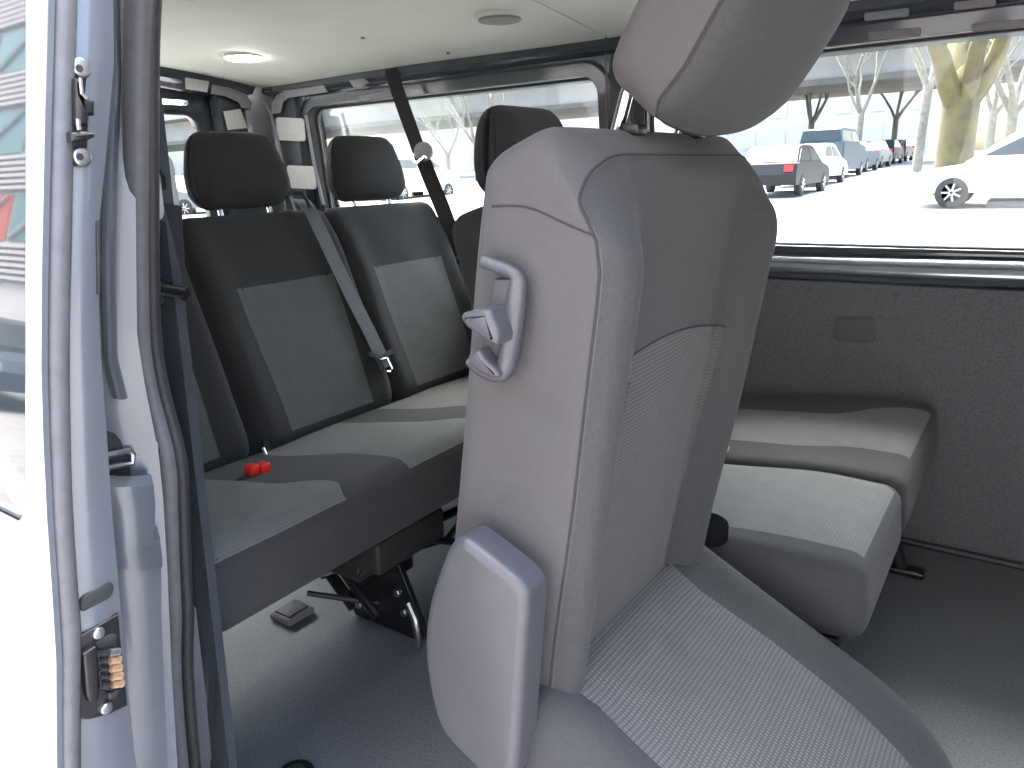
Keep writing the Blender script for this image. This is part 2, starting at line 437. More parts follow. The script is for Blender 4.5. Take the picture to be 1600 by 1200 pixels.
# --- left wall
def rrect(x0, x1, z0, z1, r, n=6):
    """rounded rectangle outline (x,z), counter clockwise"""
    o = []
    for cx, cz, a0 in ((x1-r, z1-r, 0), (x0+r, z1-r, 90), (x0+r, z0+r, 180), (x1-r, z0+r, 270)):
        for k in range(n+1):
            a = R(a0+90*k/n); o.append((cx+r*math.cos(a), cz+r*math.sin(a)))
    return o
def wall_with_holes(name, m, outer, holes, P, depth, parent):
    """flat panel with openings; P maps (a,b) -> world point; depth = vector through the thickness"""
    bm = bmesh.new(); d = Vector(depth)
    loops = [outer]+holes; es = []
    for lp in loops:
        vs = [bm.verts.new(P(*p)) for p in lp]
        for i in range(len(vs)): es.append(bm.edges.new((vs[i-1], vs[i])))
    bmesh.ops.triangle_fill(bm, edges=es, use_beauty=True, use_dissolve=False)
    # remove faces lying inside holes
    def inside(pt, lp):
        c = False
        for i in range(len(lp)):
            (x1, y1), (x2, y2) = lp[i-1], lp[i]
            if (y1 > pt[1]) != (y2 > pt[1]) and pt[0] < (x2-x1)*(pt[1]-y1)/(y2-y1)+x1: c = not c
        return c
    inv = {}
    bm.verts.ensure_lookup_table()
    flat = [p for lp in loops for p in lp]
    for i, vv in enumerate(bm.verts): inv[vv] = flat[i]
    kill = []
    for fc in bm.faces:
        c = [sum(inv[q][k] for q in fc.verts)/len(fc.verts) for k in (0, 1)]
        if any(inside(c, h) for h in holes): kill.append(fc)
    bmesh.ops.delete(bm, geom=kill, context='FACES_ONLY')
    ge = bmesh.ops.extrude_face_region(bm, geom=list(bm.faces))
    for q in ge['geom']:
        if isinstance(q, bmesh.types.BMVert): q.co += d
    bm.verts.index_update()
    vs = [v.co.copy() for v in bm.verts]; fs = [tuple(v.index for v in fc.verts) for fc in bm.faces]; bm.free()
    return mk(name, vs, fs, m, parent, sharp=30)
XR0, XR1 = -2.185, -1.02        # rear window
XM0, XM1 = -.885, .55           # middle window
def tum(z): return .05*max(0, z-.68)/.55     # walls lean in towards the roof
def PL(off): return lambda a, b: Vector((a, YL+off-tum(b), b))
r1 = rrect(XR0, XR1, .705, 1.150, .055); r2 = rrect(XM0, XM1, .705, 1.152, .05)
wall_with_holes('window_wall', 'paintd', [(-2.46, .62), (1.9, .62), (1.9, 1.245), (-2.46, 1.245)], [r1, r2], PL(.03), (0, .012, 0), van)
wall_with_holes('outer_skin', 'paint', [(-2.46, -.35), (1.9, -.35), (1.9, 1.245), (-2.46, 1.245)], [r1, r2], PL(.085), (0, .006, 0), van)
# window reveals, rubber and panes
for (x0, x1, z1) in ((XR0, XR1, 1.150), (XM0, XM1, 1.152)):
    o1 = rrect(x0, x1, .705, z1, .052)
    n = len(o1); v = [PL(.028)(*p) for p in o1]+[PL(.092)(*p) for p in o1]
    fr = mk('window_frame', v+[Vector(q)+Vector((0,0,0)) for q in []], [(i, (i+1) % n, n+(i+1) % n, n+i) for i in range(n)], 'blackm', van)
    G().tube([PL(.075)(*p) for p in o1+[o1[0]]], .007, 8, False).mk('window_rubber', 'rubberd', fr)
    v = [PL(.078)(*p) for p in o1]; mk('window_glass', v+[q+Vector((0,.004,0)) for q in v], [tuple(range(n)), tuple(range(n, 2*n))]+[(i, (i+1) % n, n+(i+1) % n, n+i) for i in range(n)], 'glass', fr, smooth=False)
# inner stamped roof rail with inner flange around the windows (a raised lip)
def lip(x0, x1, z1, r, off, name='panel_lip', rad=.0045):
    o = rrect(x0, x1, .69, z1, r, 8); n = len(o)
    pts = [PL(off)(*p) for p in o if p[1] > .70]
    # order along the top from one bottom end to the other
    G().tube(pts, rad, 6).mk(name, 'paintd', van)
lip(XR0-.035, XR1+.045, 1.185, .09, .024); lip(XM0-.045, XM1+.05, 1.190, .09, .024)
# roof rail (box section) under the headliner edge
g = G(); pr = [(YL+.02, 1.190), (YL-.035, 1.196), (YL-.052, 1.212), (YL-.045, 1.245), (YL+.03, 1.262)]
v = []
for x in (-2.46, 1.9): v += [(x, y, z) for y, z in pr]
k = len(pr); f = [(i, (i+1) % k, k+(i+1) % k, k+i) for i in range(k)]+[tuple(range(k)), tuple(range(k, 2*k))]
mk('roof_rail', v, f, 'paintd', van)
# middle pillar, box section between the windows
g = G(); g.box((-.985, YL-.022, .66), (-.918, YL+.028, 1.24), .012); pil = g.mk('window_pillar', 'paintd', van)
for sx in (-.985, -.918):
    G().tube([(sx, YL-.016, .7), (sx, YL-.022, 1.0), (sx, YL-.03, 1.2)], .003, 6).mk('panel_edge', 'paintd', pil)
# window sill rail: rounded pressed steel
v = []; f = []; pr = []
for i in range(13):
    a = R(100-190*i/12)
    pr.append((YL+.012-.045*math.cos(a-R(5)) if False else YL+.03-.062*max(0, math.sin(R(180*i/12)))**.7, .695-.072*i/12))
for x in [-2.42+i*(3.42/30) for i in range(31)]:
    for (y, z) in pr: v.append((x, y+.0012*math.sin(9*x), z+.0015*math.sin(6*x+1)))
k = len(pr)
for i in range(30):
    for j in range(k-1): a = i*k+j; f.append((a, a+1, a+k+1, a+k))
mk('window_sill', v, f, 'sill', van)
# lower side board
board = mk('side_board', *(lambda o: (o.v, o.f))(G().box((-2.42, YL-.004, .002), (1.9, YL+.02, .628), .004)), 'wallfelt', van)
for (px) in ((1262, 453), (1400, 462), (1550, 471), (1215, 447)):
    p = onY(px, YL-.006); G().disc(p+Vector((0,.004,0)), (0,-1,0), .006, .0055, 12, .002).mk('trim_clip', 'cover', board)
# small rectangular cover in the board
o = [onY(p, YL-.006) for p in ((1302, 500), (1306, 495), (1364, 494), (1367, 498), (1367, 530), (1363, 534), (1309, 531), (1303, 526))]
G().plate([p-Vector((0,.003,0)) for p in o], (0, .007, 0), .002).mk('wall_cover', 'cover', board)
a, b = onY((1308, 498), YL-.01), onY((1364, 497), YL-.01)
G().tube([a-Vector((0,.002,0)), b-Vector((0,.002,0))], .0022, 6).mk('cover_lip', 'cover', board)
# floor edge strip along the wall
G().tube([(-2.4, YL-.012, .006), (1.0, YL-.012, .006)], .009, 8).mk('floor_edge', 'rubberd', van)

# --- pale grey pads glued to the metal
def pad(name, pix, plane, parent, m='primer', th=.004):
    if plane[0] == 'Y': o = [onY(p, plane[1]) for p in pix]; d = (0, th, 0)
    elif plane[0] == 'X': o = [onX(p, plane[1]) for p in pix]; d = (-th, 0, 0)
    return G().plate(o, d, .0015, 2).mk(name, m, parent)
def rpx(x0, y0, x1, y1, sk=0, r=5, sv=0):
    """rounded pixel rectangle, sk = drop of the right side, sv = shift of bottom to the right"""
    o = []
    for cx, cy, a0 in ((x1-r, y1-r, 0), (x0+r, y1-r, 90), (x0+r, y0+r, 180), (x1-r, y0+r, 270)):
        for k in range(5):
            a = R(a0+90*k/4); x = cx+r*math.cos(a); y = cy+r*math.sin(a)
            o.append((x+sv*(y-y0)/(y1-y0), y+sk*(x-x0)/(x1-x0)))
    return o
YP = 1.868
dp = None
# D pillar: inner face beside the rear window
g = G()
v = []; f = []
prof = [(-2.205, YL+.02), (-2.215, YP+.004), (-2.335, YP+.004), (-2.36, YP-.012), (-2.40, 1.80), (-2.405, 1.70), (-2.46, 1.70), (-2.46, YL+.03)]
zs = [.0, .66, .9, 1.14, 1.245]
for z in zs: v += [(x, y-tum(z)*.35+.017, z) for x, y in prof]
k = len(prof)
for i in range(len(zs)-1):
    for j in range(k): a = i*k+j; b = i*k+(j+1) % k; f.append((a, b, b+k, a+k))
f += [tuple(range(k)), tuple(range((len(zs)-1)*k, len(zs)*k))]
dpil = mk('rear_pillar', v, f, 'paintd', van, sharp=25)
YQ = YP-.006
pad('pillar_pad', rpx(430, 183, 474, 219, 2, 5, 3), ('Y', YQ), dpil)
pad('pillar_pad', rpx(447, 258, 490, 294, 2, 5, 4), ('Y', YQ), dpil)
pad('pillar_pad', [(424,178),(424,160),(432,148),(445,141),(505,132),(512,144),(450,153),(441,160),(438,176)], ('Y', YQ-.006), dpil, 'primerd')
G().tube([onY(p, YQ-.002) for p in ((407,146),(424,180),(437,230),(452,300),(462,330))], .005, 6).mk('pillar_edge', 'primerd', dpil)
G().tube([onY(p, YQ-.001) for p in ((478,180),(484,215),(492,262),(502,305),(506,320))], .006, 6).mk('pillar_edge', 'primerd', dpil)
railpads = [[(545,126),(568,122),(576,128),(566,136),(552,137)]]
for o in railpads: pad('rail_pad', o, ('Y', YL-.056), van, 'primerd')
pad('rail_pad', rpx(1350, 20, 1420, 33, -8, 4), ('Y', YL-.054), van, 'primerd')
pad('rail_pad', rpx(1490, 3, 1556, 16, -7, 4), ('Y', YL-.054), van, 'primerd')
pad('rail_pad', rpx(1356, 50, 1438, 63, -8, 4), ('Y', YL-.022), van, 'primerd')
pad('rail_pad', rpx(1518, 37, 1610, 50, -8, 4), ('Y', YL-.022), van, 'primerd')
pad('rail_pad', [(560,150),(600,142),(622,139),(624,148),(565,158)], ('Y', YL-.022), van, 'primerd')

# --- tailgate and rear header
XT = -2.41
tg_out = [(.42, -.05), (1.92, -.05), (1.92, 1.262), (.42, 1.262)]
win = [(p[0], p[1]) for p in rrect(.70, 1.655, .70, 1.140, .05)]
slot = rrect(.74, 1.632, 1.166, 1.183, .006, 3)
tg = wall_with_holes('tailgate', 'paintd', tg_out, [win, slot], lambda a, b: Vector((XT-.06-.02*max(0, b-.7), a, b)), (-.03, 0, 0), van)
n = len(win); v = [Vector((XT-.075-.02*(b-.7), a, b)) for a, b in win]
mk('rear_glass', v+[q-Vector((.004,0,0)) for q in v], [tuple(range(n)), tuple(range(n, 2*n))], 'glass', tg, smooth=False)
G().tube([q+Vector((.02,0,0)) for q in v+[v[0]]], .008, 8, False).mk('rear_glass_rubber', 'rubberd', tg)
# header beam
v = []; f = []
for j in range(21):
    y = .45+1.45*j/20; z = zc(y)
    v += [(XT+.04, y, z+.004), (XT+.03, y, z-.028), (XT-.02, y, z-.052), (XT-.07, y, z-.052), (XT-.07, y, z+.01)]
for j in range(20):
    for k in range(5): a = j*5+k; b = j*5+(k+1) % 5; f.append((a, b, b+5, a+5))
hd = mk('rear_header', v, f, 'paintd', van)
pad('header_pad', [(290,121),(327,127),(324,144),(291,139)], ('X', XT+.036), hd)
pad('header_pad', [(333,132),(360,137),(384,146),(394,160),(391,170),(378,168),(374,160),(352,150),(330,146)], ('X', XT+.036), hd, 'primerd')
pad('header_pad', [(350,174),(376,170),(387,200),(357,203)], ('X', XT+.03), hd)

# --- right rear quarter (behind the open door) with its window
q1 = rrect(-2.12, -.98, .705, 1.13, .06)
wall_with_holes('quarter_wall', 'paintd', [(-2.46, 0), (-.80, 0), (-.80, 1.245), (-2.46, 1.245)], [q1], lambda a, b: Vector((a, .455+tum(b), b)), (0, -.012, 0), van)
wall_with_holes('quarter_skin', 'paint', [(-2.46, -.35), (-.76, -.35), (-.76, 1.245), (-2.46, 1.245)], [q1], lambda a, b: Vector((a, .345+tum(b), b)), (0, -.006, 0), van)
n = len(q1); v = [Vector((a, .36+tum(b), b)) for a, b in q1]
mk('quarter_glass', v+[q-Vector((0,.004,0)) for q in v], [tuple(range(n)), tuple(range(n, 2*n))], 'glass', van, smooth=False)

# --- door pillar (rear edge of the opening): pressed, painted
XS = -.735
def strip(name, left, right, planeL, planeR, m, parent, cols=6, bulge=.0, th=.01):
    """vertical sheet between two pixel polylines sharing y values"""
    v = []; f = []; rows = []
    ys = sorted(set([p[1] for p in left]+[p[1] for p in right]))
    def ip(pl, y):
        for i in range(len(pl)-1):
            if pl[i][1] <= y <= pl[i+1][1]:
                t = (y-pl[i][1])/max(1e-6, pl[i+1][1]-pl[i][1]); return pl[i][0]+(pl[i+1][0]-pl[i][0])*t
        return pl[0][0] if y < pl[0][1] else pl[-1][0]
    fine = []
    for i in range(len(ys)-1):
        k = max(1, int((ys[i+1]-ys[i])/40))
        fine += [ys[i]+(ys[i+1]-ys[i])*j/k for j in range(k)]
    fine.append(ys[-1])
    for y in fine:
        a = planeL((ip(left, y), y)); b = planeR((ip(right, y), y))
        for j in range(cols+1):
            t = j/cols; p = a.lerp(b, t)
            p = p+Vector((1, -.4, 0))*bulge*math.sin(math.pi*t); v.append(p)
    k = cols+1
    for i in range(len(fine)-1):
        for j in range(cols): a = i*k+j; f.append((a, a+1, a+k+1, a+k))
    n = len(v); v += [p+Vector((-th, th*.5, 0)) for p in v]; f += [tuple(q+n for q in reversed(z)) for z in f]
    rim = [i*k for i in range(len(fine))]+[(len(fine)-1)*k+j for j in range(1, k)]+[i*k+k-1 for i in range(len(fine)-2, -1, -1)]+list(range(k-2, 0, -1))
    for i in range(len(rim)): a, b = rim[i-1], rim[i]; f.append((a, b, b+n, a+n))
    return mk(name, v, f, m, parent, sharp=35)
PX = lambda x: (lambda p: onX(p, x))
PY = lambda y: (lambda p: onY(p, y))
# painted pillar: upper recessed face, step, lower face
pillar = strip('door_pillar', [(96,-120),(96,300),(96,640),(120,700)], [(215,-120),(212,300),(214,520),(226,600),(246,700)], PX(-.775), PX(-.735), 'paint', van, 6, .004)
strip('pillar_crease', [(168,-120),(172,120),(162,300),(158,420),(163,560),(176,622)], [(186,-120),(190,120),(184,300),(181,420),(184,560),(200,622)], PX(-.742), PX(-.742), 'paint', pillar, 4, .007, .012)
strip('pillar_lower', [(110,690),(120,780),(126,900),(140,1330)], [(246,690),(255,780),(262,900),(268,1050),(286,1330)], PX(-.775), PX(-.738), 'paint', van, 6, .003)
# lock strike pocket: dark hole with a bright edged catch
pocket = G().plate([onX(p, -.748) for p in ((165,676),(178,678),(190,688),(206,704),(212,716),(209,732),(198,760),(186,764),(165,766))], (-.012, .006, 0), .002).mk('lock_pocket', 'rubberd', pillar)
G().tube([onX(p, -.742) for p in ((166,712),(185,708),(202,704),(207,710),(206,724),(186,727),(166,731))], .0035, 8).mk('strike_loop', 'steel', pillar)
G().disc(onX((176,748), -.744), (1,-.2,0), .004, .005, 12, .0015).mk('pocket_screw', 'steel', pillar)
# strike block
blk = strip('strike_block', [(150,766),(160,800),(165,852)], [(240,758),(243,790),(241,838)], PX(-.715), PX(-.700), 'paint', pillar, 5, .006, .03)
strip('strike_ledge', [(160,858),(165,872),(168,886)], [(250,842),(252,860),(254,874)], PX(-.722), PX(-.708), 'paint', pillar, 5, .008, .03)
strip('lower_return', [(168,888),(178,1000),(192,1330)], [(252,876),(252,960),(268,1330)], PX(-.728), PX(-.712), 'paint', pillar, 5, .004, .02)
# narrow painted flange to the right of the seal, near the floor
strip('sill_flange', [(280,950),(292,1060),(306,1330)], [(306,950),(322,1090),(344,1330)], PY(.432), PY(.445), 'paint', van, 3, 0, .006)
# door seal: hollow rubber on the opening flange
YSEAL = .42
sc_ = [(238,-140),(227,-40),(222,60),(221,200),(222,350),(224,480),(230,560),(243,625),(258,680),(268,730),(271,800),(275,900),(278,960),(277,1020),(281,1100),(290,1200),(305,1350)]
def smooth_px(pl, k=5):
    o = []
    for i in range(len(pl)-1):
        p0 = pl[max(i-1,0)]; p1 = pl[i]; p2 = pl[i+1]; p3 = pl[min(i+2,len(pl)-1)]
        for j in range(k):
            t = j/k
            o.append(tuple(.5*((2*p1[d])+(-p0[d]+p2[d])*t+(2*p0[d]-5*p1[d]+4*p2[d]-p3[d])*t*t+(-p0[d]+3*p1[d]-3*p2[d]+p3[d])*t**3) for d in (0,1)))
    o.append(pl[-1]); return o
sp = smooth_px(sc_)
seal = G().tube([onY((x-6, y), YSEAL) for x, y in sp], .0128, 14).mk('door_seal', 'rubber', van)
G().tube([onY((x+15, y), YSEAL+.010) for x, y in sp], .0075, 10).mk('seal_lip', 'rubberd', seal)
G().tube([onY((x-21, y), YSEAL-.004) for x, y in sp if y > 600], .0052, 10).mk('seal_lip', 'rubber', seal)
for (px) in ((236, 690), (243, 704), (258, 930)):
    G().disc(onY(px, YSEAL-.012), (.5,-1,0), .006, .008, 12, .003).mk('seal_clip', 'rubberd', seal)
# small black grab trim above the belt anchor
tr = G(); a, b = onY((236, 447), .47), onY((292, 458), .47)
tr.tube([a+Vector((0,0,.002)), a.lerp(b, .5)+Vector((0,-.006,.001)), b, b+Vector((-.012, .004,-.006))], [.0075,.0075,.007,.005], 10).mk('belt_hook', 'black', van)
G().disc(onY((253, 463), .475), (.6,-1,0), .008, .006, 14, .002).mk('hook_screw', 'steel', van)

# --- the open sliding door
door = thing('sliding_door', (-.55, .25, -.35), 'blue-grey sliding door standing open, its front edge with latch and contacts', 'door')
XD = -.55
eL = [(122,-140),(118,0),(110,300),(106,520),(110,760),(118,900),(124,1030),(126,1200),(130,1350)]
eR = [(176,-140),(178,100),(165,250),(155,345),(154,460),(158,560),(167,680),(175,800),(184,900),(195,1030),(212,1200),(232,1350)]
edge = strip('front_edge', eL, eR, PX(XD), PX(XD), 'paint', door, 6, .003, .02)
# grey rubber along the front edge
dl = smooth_px([(100,-140),(97,0),(92,200),(88,400),(86,560),(90,760),(98,900),(105,1000),(104,1200),(108,1350)])
ds = G().tube([onX(p, XD+.004) for p in dl], .0088, 14).mk('edge_seal', 'rubber', door)
G().tube([onX((x+17, y), XD+.003) for x, y in dl], .0024, 8).mk('seal_lip', 'rubberd', ds)
# outer skin with window opening: leans in above the waist
EDGE = sorted(((onX(p, XD+.012).z, onX(p, XD+.012).y) for p in ((84,-300),(78,-140),(76,0),(70,200),(66,400),(64,560),(70,760),(80,900),(88,1030),(89,1200),(92,1400),(96,1900))))
def YE(z):
    if z <= EDGE[0][0]: return EDGE[0][1]
    for (za, ya), (zb_, yb_) in zip(EDGE, EDGE[1:]):
        if za <= z <= zb_: return ya+(yb_-ya)*(z-za)/(zb_-za)
    return EDGE[-1][1]+(z-EDGE[-1][0])*.13
YK = YE(.80)
skx = XD+.012
def PD(a, b): return Vector((a, YE(b), b))
gl0 = onY((33, 560), YK).x
hole = rrect(-1.62, gl0+.004, .665, 1.20, .028)
zz_ = [-.32+1.58*i/30 for i in range(31)]
wall_with_holes('outer_skin', 'paint', [(-1.78, -.32)]+[(skx, z) for z in zz_]+[(-1.78, z) for z in zz_[:0:-1]], [hole], PD, (0, .004, 0), door)
n = len(hole); v = [PD(a, b)+Vector((0,.005,0)) for a, b in rrect(-1.63, gl0+.012, .655, 1.21, .03)]
dg = mk('door_glass', v+[q+Vector((0,.004,0)) for q in v], [tuple(range(n)), tuple(range(n, 2*n))], 'glassd', door, smooth=False)
wall_with_holes('inner_panel', 'paint', [(-1.76, -.30)]+[(XD-.022, z*.97) for z in zz_]+[(-1.76, z*.97) for z in zz_[:0:-1]], [rrect(-1.62, XD-.10, .665, 1.20, .028)], lambda a, b: PD(a, b)+Vector((0, .045, 0)), (0, .006, 0), door)
# oblong hole, upper latch, contact block
def dplate(name, pix, dx, th, m, bev=.0015, parent=door):
    return G().plate([onX(p, XD+dx) for p in pix], (-th, 0, 0), bev).mk(name, m, parent)
ob = []
for t in range(20):
    a = 2*math.pi*t/20; c, s_ = math.cos(a), math.sin(a); L = 17 if c > 0 else -17
    x = L+11*c; y = 13*s_; ob.append((152+x*.95-y*.25*0, 933+y-x*.52))
dplate('oblong_hole', ob, .004, .006, 'rubberd')
# contact block
dplate('contact_plate', [(122,996),(150,980),(186,959),(189,1000),(200,1103),(170,1117),(140,1125),(124,1124)], .0045, .006, 'blackm')
dplate('contact_recess', [(150,1003),(176,990),(184,992),(184,1014),(152,1016)], .006, .005, 'rubberd')
dplate('contact_guide', [(130,1022),(150,1010),(156,1014),(154,1026),(156,1090),(152,1098),(140,1098),(136,1088)], .011, .010, 'blackm', .002)
dplate('contact_carrier', [(151,1016),(186,1013),(189,1020),(194,1072),(175,1082),(156,1076)], .009, .008, 'blackm', .002)
for i in range(5):
    y = 1019+i*12.4; x0 = 171+i*1.4
    G().tube([onX((x0-1, y+1), XD+.0135), onX((x0+15, y-1), XD+.0135)], [.0031, .0031], 10).mk('contact_pin', 'brass' if i else 'steel', door)
    G().tube([onX((x0-17, y+1.5), XD+.0125), onX((x0-5, y+1), XD+.0125)], .0018, 8).mk('contact_rib', 'black', door)
for px in ((152, 988), (164, 1105)):
    G().disc(onX(px, XD+.0045), (1,0,0), .0048, .004, 14, .0015).mk('block_screw', 'steel', door)
dplate('block_catch', [(170,1084),(190,1076),(182,1092),(172,1094)], .010, .005, 'rubberd')
# upper latch bracket
dplate('latch_bracket', [(113,100),(122,92),(132,96),(138,108),(137,118),(134,150),(141,172),(139,200),(137,238),(132,256),(122,260),(113,250),(110,180)], .005, .005, 'blackm')
dplate('latch_hood', [(119,122),(127,124),(129,146),(137,154),(150,156),(150,180),(141,180),(139,196),(120,196)], .018, .014, 'black', .003)
dplate('latch_post', [(112,206),(134,204),(150,207),(151,214),(136,220),(113,222)], .020, .012, 'black', .003)
G().tube([onX((126,122), XD+.02), onX((128,146), XD+.02), onX((136,153), XD+.02)], .0012, 6).mk('latch_edge', 'steel', door)
G().tube([onX((122,186), XD+.02), onX((124,203), XD+.02)], .0014, 6).mk('latch_edge', 'steel', door)
for px in ((123, 107), (124, 245)):
    bo = G().disc(onX(px, XD+.005), (1,0,0), .0066, .005, 18, .0018).mk('latch_bolt', 'steel', door)
    G().disc(onX(px, XD+.0095), (1,0,0), .0026, .0012, 6).mk('bolt_socket', 'rubberd', bo)
# slim slit in the edge
dplate('edge_slit', [(151,346),(155,344),(158,400),(157,458),(153,460)], .003, .004, 'rubberd', .0005)

# --- cab end: front door panel, dash and windscreen (out of frame to the right)
q2 = rrect(.98, 1.7, .70, 1.13, .06)
wall_with_holes('front_door', 'paintd', [(.46, -.3), (1.95, -.3), (1.95, 1.245), (.46, 1.245)], [q2], lambda a, b: Vector((a, .42+tum(b), b)), (0, -.05, 0), van)
G().box((1.80, .45, .0), (1.95, 1.9, .68), .02).mk('dashboard', 'black', van)
ws = thing('front_seat', (1.05, .80, 0), 'dark front passenger seat just out of frame ahead of the doorway', 'seat')
for yy in (.80, 1.52):
    if yy > 1: ws = thing('front_seat', (1.05, yy, 0), 'dark driver seat just out of frame ahead of the far window', 'seat')
    bb = Cushion(Vector((1.0, yy, .33)), Vector((-.25,0,1)), Vector((1,0,.25)), .60, .46, .13, r=.04, bol=.02)
    bb.block('backrest', 'fab', ws); G().box((.98, yy-.23, .24), (1.48, yy+.23, .36), .04).mk('cushion', 'fab', ws)
    headrest(ws, (.82, yy, .95), .26, .17, .10, R(8), 1, .075, .05)
    G().box((1.0, yy-.18, .0), (1.4, yy+.18, .24), .01).mk('seat_box', 'black', ws)

# ================================================================== CEILING LAMPS
def ceil_disc(name, px, rx, label, cat, lit):
    p = onZ(px, 1.262); p.z = zc(p.y); p = onZ(px, p.z); p.z = zc(p.y)
    t = thing(name, p, label, cat)
    G().disc(p+Vector((0,0,.004)), (0,0,-1), rx*1.18, .008, 32, .003).mk('bezel', 'liner', t)
    G().disc(p-Vector((0,0,.002)), (0,0,-1), rx, .007, 32, .004).mk('lens' if lit else 'grille', 'lamp' if lit else 'grille', t)
    return p
pl = ceil_disc('ceiling_lamp', (381, 88), .050, 'round ceiling lamp lit bright white near the back of the van', 'lamp', True)
ceil_disc('ceiling_lamp', (781, 28), .052, 'unlit round grey ceiling lamp behind the tall near headrest', 'lamp', False)

# ================================================================== NEAR SINGLE SEAT (tipped forward)
seat = thing('single_seat', (-.36, .73, 0), 'near single grey seat with recliner handle, tipped forward in the doorway', 'seat')
LE = R(7.0)
ld = Vector((math.sin(LE), 0, math.cos(LE))); nd = Vector((math.cos(LE), 0, -math.sin(LE)))
B = Cushion(Vector((-.425, .738, .335)), ld, nd, .610, .405, .125, r=.024, bol=.036, taper=-.085, padw=.66, seed=1, rtop=.026, thin=.036)
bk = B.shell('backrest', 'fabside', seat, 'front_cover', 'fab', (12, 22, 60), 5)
# dark upper front and bolsters
H = B.L
B.panel('centre_insert', 'padB', bk, .02, lambda u: .402+.014*math.sin(math.pi*u)-.012*u, lambda t: -.150-.012*t, lambda t: .118+.02*t, 34, 20, .0036)
ns_ = B.T/2-B.r*.78; rr_ = B.r
def rim(w, l):   # point on the rounded outline of the block at the seam depth
    cw = max(-B.W/2+rr_, min(B.W/2-rr_, w)); cl_ = max(rr_, min(B.L-rr_, l)); dn = ns_-(B.T/2-rr_)
    d = Vector((w-cw, l-cl_)); k_ = math.sqrt(max(0, rr_**2-dn**2))/max(d.length, 1e-6)
    return B.deform(ns_, cw+d.x*k_, cl_+d.y*k_)
rp = [rim(-B.W/2, .03+i*(H-.03-rr_)/20) for i in range(21)]
rp += [rim(-B.W/2+rr_-rr_*math.cos(a), H-rr_+rr_*math.sin(a)) for a in (R(15), R(30), R(45), R(60), R(75))]
rp += [rim(-B.W/2+rr_+i*(B.W-2*rr_)/20, H) for i in range(21)]
G().tube(rp, .0013, 6).mk('front_seam', 'seam', bk)
B.seam('top_seam', [('s', -B.T/2+.022+(B.T-.040)*i/12, H-.058-.014*(i/12), -1) for i in range(13)], bk, .0009)
B.seam('insert_seam', [('f', -.162+.300*i/12, .403+.014*math.sin(math.pi*i/12)-.012*i/12) for i in range(13)], bk)
# headrest
HL = R(-33)
def big_headrest():
    w, h, t = .272, .225, .082; c = Vector((-.300, .738, .951))
    l = Vector((-math.sin(HL), 0, math.cos(HL))); n = Vector((math.cos(HL), 0, math.sin(HL))); r = .020
    v, f = rbox_raw((t, w, h), r, 5, (6, 14, 12))
    def de(p, oy=0):
        u = (p.z+h/2)/h; a = p.y/(w/2); fr = sst(-.2, 1, p.x/(t/2))
        k = 1-.16*sst(.55, 1.0, u)-.05*sst(.22, 0, u)
        x = p.x+fr*(.026*(1-a*a)*math.sin(math.pi*min(1, .15+u*.8)))-.012*sst(.25, 0, u)*fr-.02*sst(.6, 1, u)*fr
        z = p.z+h/2+.018*sst(0, 1, p.x/(t/2)*.5+.5)*sst(.35, 0, u)*-1*.4+.012*a*a*sst(.3, 0, u)
        return c+n*(x+.0012*math.sin(22*p.y+14*p.z))+Vector((0,1,0))*(p.y*k+oy)+l*z
    P = [de(p) for p in v]
    def sub(nm_, keep, mm, par):
        fs = [q for q in f if keep(sum((v[i] for i in q), Vector())/len(q))]
        ids = sorted({i for q in fs for i in q}); mp = {i: k for k, i in enumerate(ids)}
        return mk(nm_, [P[i] for i in ids], [tuple(mp[i] for i in q) for q in fs], mm, par, sharp=0)
    lim = t/2-r*.6; ws = w/2-r*.55
    front = lambda p: p.x > lim
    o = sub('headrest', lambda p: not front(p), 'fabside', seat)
    sub('front_cover', front, 'fab', o)
    pts = []
    for i in range(60):
        a = 2*math.pi*i/60; q = Vector((t/2-r*.6, 0, 0))
        # rounded outline at the seam depth
        bx, bz = w/2, h/2; dx, dz = math.cos(a), math.sin(a); k_ = min(bx/max(abs(dx), 1e-6), bz/max(abs(dz), 1e-6))
        y, z = dx*k_, dz*k_; cy = max(-bx+r, min(bx-r, y)); cz = max(-bz+r, min(bz-r, z)); d = Vector((y-cy, z-cz))
        dn = r*.4; kk = math.sqrt(r*r-dn*dn)/max(d.length, 1e-6)
        pts.append(de(Vector((q.x, cy+d.x*kk, cz+d.y*kk))))
    G().tube(pts+[pts[0]], .0014, 6, False).mk('seam', 'seam', o)
    for sg in (-1, 1):
        p0 = c+Vector((0, sg*.075, 0))-n*.032; lp = Vector((.30,0,1)).normalized()
        G().tube([p0+l*.03, p0, p0-lp*.05], .0065, 12).mk('post', 'chrome', o)
        pb = Vector((p0.x-.013, p0.y, .931)); G().disc(pb-ld*.006, ld, .018, .012, 18, .004).mk('post_collar', 'black', o)
        G().box(pb+Vector((.012,-.010,.0)), pb+Vector((.030,.010,.011)), .003).mk('collar_button', 'black', o)
    return o
hr = big_headrest()
